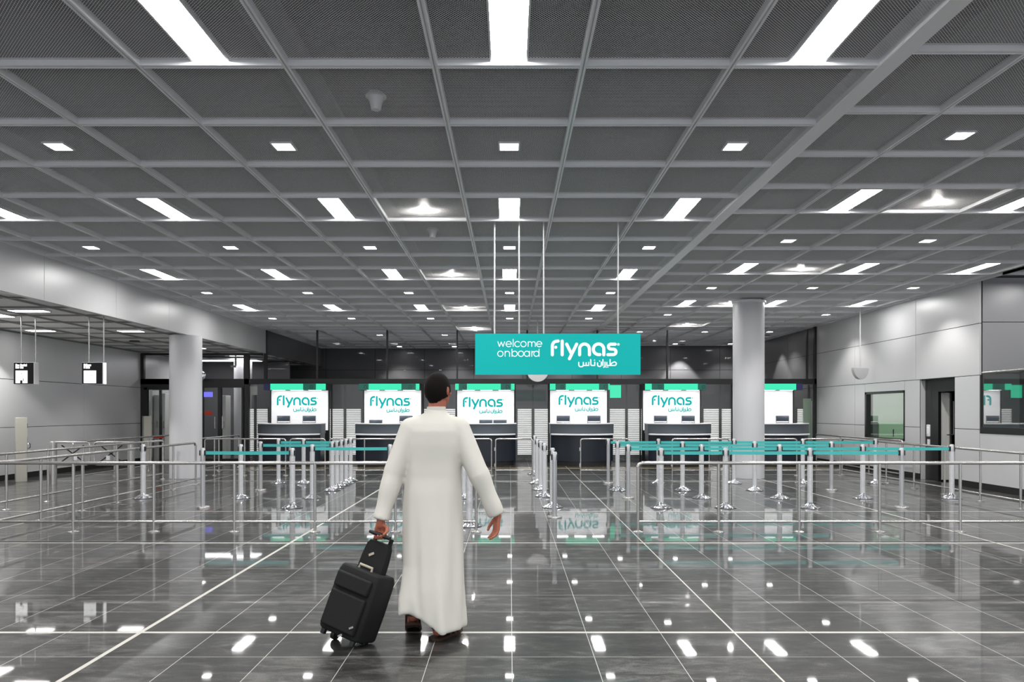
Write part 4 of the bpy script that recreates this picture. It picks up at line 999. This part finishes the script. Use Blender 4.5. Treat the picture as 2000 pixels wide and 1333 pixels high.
# hair: short, down to the nape
h = MB(); rings = []
nu, nv = 40, 18
for i in range(nv+1):
    th = .02+i/nv*(PI*.80); ring = []
    for j in range(nu):
        ph = 2*PI*j/nu; fy = math.sin(ph)
        lim = .40*PI+.40*PI*(.5-.5*fy)**.75 if fy < .55 else .33*PI
        t_ = min(th, lim)
        k = 1.0 if th <= lim else .93
        nz_ = 1+.006*noise.noise((9*math.cos(ph)*math.sin(t_), 9*math.sin(ph)*math.sin(t_), 9*math.cos(t_)))
        r = Vector((.0845*math.sin(t_)*math.cos(ph), .104*math.sin(t_)*math.sin(ph)-.004, .121*math.cos(t_)))*nz_*k
        if r.z < -.06: r.x *= .86
        ring.append(HC+TURN @ r)
    rings.append(ring)
h.loft(rings).build('hair', M_hair, man, ang=80)
# robe
g = MB(); rings = []; NR = 72
prof = [(1.520, .016, .030, .060, .058), (1.490, .014, .030, .078, .072), (1.455, .012, .03, .118, .092), (1.420, .010, .03, .155, .112), (1.37, .008, .03, .185, .132), (1.28, .006, .03, .195, .138), (1.16, .0, .03, .190, .134), (1.06, -.002, .025, .190, .132), (.96, -.004, .02, .196, .140),
        (.84, -.004, .02, .200, .150), (.66, -.002, .015, .203, .162), (.48, .0, .01, .202, .176), (.32, .0, .0, .202, .186), (.20, .002, -.005, .202, .192), (.09, .010, -.01, .198, .195), (.062, .011, -.01, .194, .192)]
for i, (z, cx, cy, rx, ry) in enumerate(prof):
    ring = []; fold = max(0, (1.12-z))/1.12
    for j in range(NR):
        a = 2*PI*j/NR; ca, sa = math.cos(a), math.sin(a)
        f_ = 1+fold*(.066*math.sin(5*a+1.3+2.6*z)+.052*math.sin(9*a-3.2*z+.4)+.028*math.sin(14*a+4*z))
        x, y = cx+rx*ca*f_, cy+ry*sa*f_
        u = max(0, min(1, (.42-z)/.38))
        lift = u*(.17*max(0, min(1, (.06-x)/.22)))          # the left hem swings up over the raised heel
        lift2 = u*.05*max(0, -sa)*max(0, min(1, (-x-.10)/.1))
        x2 = x-u*.05*max(0, (-x-.11)/.1)
        ring.append((x2, y-u*.05*max(0, (-x-.08)/.12), z+lift*(1 if x > -.16 else .80)-lift2))
    rings.append(ring)
g.loft(rings)
for S, E, H in ((SH_L, EL_L, HAND_L), (SH_R, EL_R, HAND_R)):
    s = -1 if S.x < 0 else 1
    g.capsule((s*.035+.01, .03, 1.435), S+Vector((s*.004, 0, -.006)), .060, .078, 20); g.capsule(S, E, .077, .070, 20)
    d = (H-E); L = d.length; d = d/L
    side = d.cross(Vector((0, 1, 0))).normalized(); up2 = side.cross(d).normalized(); rr = []
    for q in range(9):
        t_ = q/8; c = E+d*(L*.97*t_); r = .070-.016*t_+.004*math.sin(8*t_+s)
        rr.append([c+side*r*math.cos(2*PI*j/24)*(1+.04*math.sin(3*2*PI*j/24+5*t_))+up2*r*math.sin(2*PI*j/24) for j in range(24)])
    g.loft(rr)
remesh(g.build('robe', M_thobe, man), .011, 5, .5)
c = MB(); c.lathe([(.060, 1.495), (.066, 1.500), (.063, 1.530), (.058, 1.532)], .017, .032, 32); c.build('collar', M_thobe, man)
# sandals
def sandal(p, heel_up):
    b = MB(); path = []; n = 9
    out = [(-.045, -.075), (.0, -.09), (.045, -.075), (.050, .0), (.050, .09), (.052, .15), (.030, .205), (-.012, .225), (-.042, .205), (-.050, .15), (-.046, .08), (-.044, .0)]
    zz = lambda y: heel_up*max(0, (.10-y)/.16) if y < .10 else 0.
    t0 = [p(x, y, zz(y)+.001) for x, y in out]; t1 = [p(x, y, zz(y)+.018) for x, y in out]; m = len(out)
    b.add(t0+t1, [tuple(reversed(range(m))), tuple(range(m, 2*m))]+[(i, (i+1) % m, m+(i+1) % m, m+i) for i in range(m)])
    o = thing('sandal', '', '') if False else None
    s = b.build('sandal', M_sole, man, smooth=False)
    st = MB()
    for (y, h_) in ((.09, .082), (.13, .068)):
        st.tube([p(-.048, y, .015), p(-.040, y+.01, h_*.8), p(0, y+.015, h_+.004), p(.040, y+.01, h_*.8), p(.050, y, .015)], .009, 8)
    st.tube([p(-.046, .05, .02+heel_up*.3), p(-.042, -.04, .07+heel_up), p(0, -.078, .075+heel_up), p(.042, -.04, .07+heel_up), p(.046, .05, .02+heel_up*.3)], .008, 8)
    st.build('strap', M_sandal, s)
sandal(pL, .085); sandal(pR, .0)

# suitcase, tilted towards the hand
BASE = Vector((-1.07, 4.69, .0)); GW = Vector((MX, MY, 0))+GRIP
ax = (GW-(BASE+Vector((0, 0, .03)))).normalized()
yaw = math.radians(-24)
ux = Vector((math.cos(yaw), math.sin(yaw), 0)); ux = (ux-ax*ux.dot(ax)).normalized(); uy = ax.cross(ux).normalized()
sc_ = thing('suitcase', 'black wheeled cabin suitcase tilted and pulled along by the walking man', 'suitcase', BASE)
LEN = (GW-BASE).length
W, D, H0, H1 = .165, .115, .065, .495
q = lambda x, y, z: ux*x+uy*y+ax*z
b = MB(); rings = []
for z, k in ((H0, .94), (H0+.02, 1), (.25, 1.02), (H1-.04, 1), (H1, .92)):
    n = 40; ring = []
    for j in range(n):
        a = 2*PI*j/n; e = .28
        cx_, cy_ = abs(math.cos(a))**e*math.copysign(1, math.cos(a)), abs(math.sin(a))**e*math.copysign(1, math.sin(a))
        ring.append(q(W*k*cx_, D*k*cy_, z))
    rings.append(ring)
b.loft(rings).build('shell', M_case, sc_, bevel=.012, ang=50)
for z0, z1, nm in ((.10, .33, 'front_pocket'), (.35, .45, 'small_pocket')):
    MB().obox(q(0, -D-.012, (z0+z1)/2), ux*W*.82, uy*.016, ax*(z1-z0)/2).build(nm, M_case, sc_, bevel=.012)
MB().tube([q(-.05, -D*.4, H1-.005), q(-.05, -D*.4, H1+.022), q(.05, -D*.4, H1+.022), q(.05, -D*.4, H1-.005)], .009, 10).build('carry_handle', M_tag, sc_)
hb = MB(); y0 = D*.35
hl = MB()
for s in (-1, 1): hl.obox(q(s*.062, y0, (H1+LEN)/2-.005), ux*.013, uy*.009, ax*(LEN-H1)/2)
hl.loft([[q(-a, y0*.6-.028, z), q(a, y0*.6-.028, z), q(a, y0*.6+.03, z), q(-a, y0*.6+.03, z)] for z, a in ((H1-.02, .100), (H1+.08, .096), (H1+.16, .086), (LEN-.045, .068))])
hl.build('telescopic_handle', M_case, sc_, bevel=.004)
gl = GW-BASE
MB().tube([gl-ux*.085, gl-ux*.06, gl, gl+ux*.06, gl+ux*.085], [.011, .0135, .014, .0135, .011], 14).build('grip', M_rubber, sc_)
MB().obox(q(-.02, y0*.6-.032, H1+.10), (ux*.8+ax*.6)*.02, uy*.002, (ax*.8-ux*.6)*.008).build('name_tag', M_tag, sc_, smooth=False)
for s in (-1, 1):
    cpt = q(s*W*.72, D*.55, 0); cpt.z = .033; o = MB().tube([cpt-ux*.014, cpt+ux*.014], .033, 24).build('wheel', M_rubber, sc_)
    MB().obox((cpt+q(s*W*.72, D*.55, H0+.015))/2+uy*.0, ux*.02, uy*.022, ax*.034).build('wheel_bracket', M_blackpl, o, bevel=.004)
    MB().obox(q(s*W*.72, -D*.75, H0-.012), ux*.014, uy*.016, ax*.02).build('foot', M_blackpl, sc_, bevel=.004)
for x, z in ((.11, .15), (.05, .08)): MB().obox(q(x, -D-.031, z), (ux*.8+ax*.6)*.016, uy*.002, (ax*.8-ux*.6)*.006).build('zip_pull', M_steel, sc_, smooth=False)
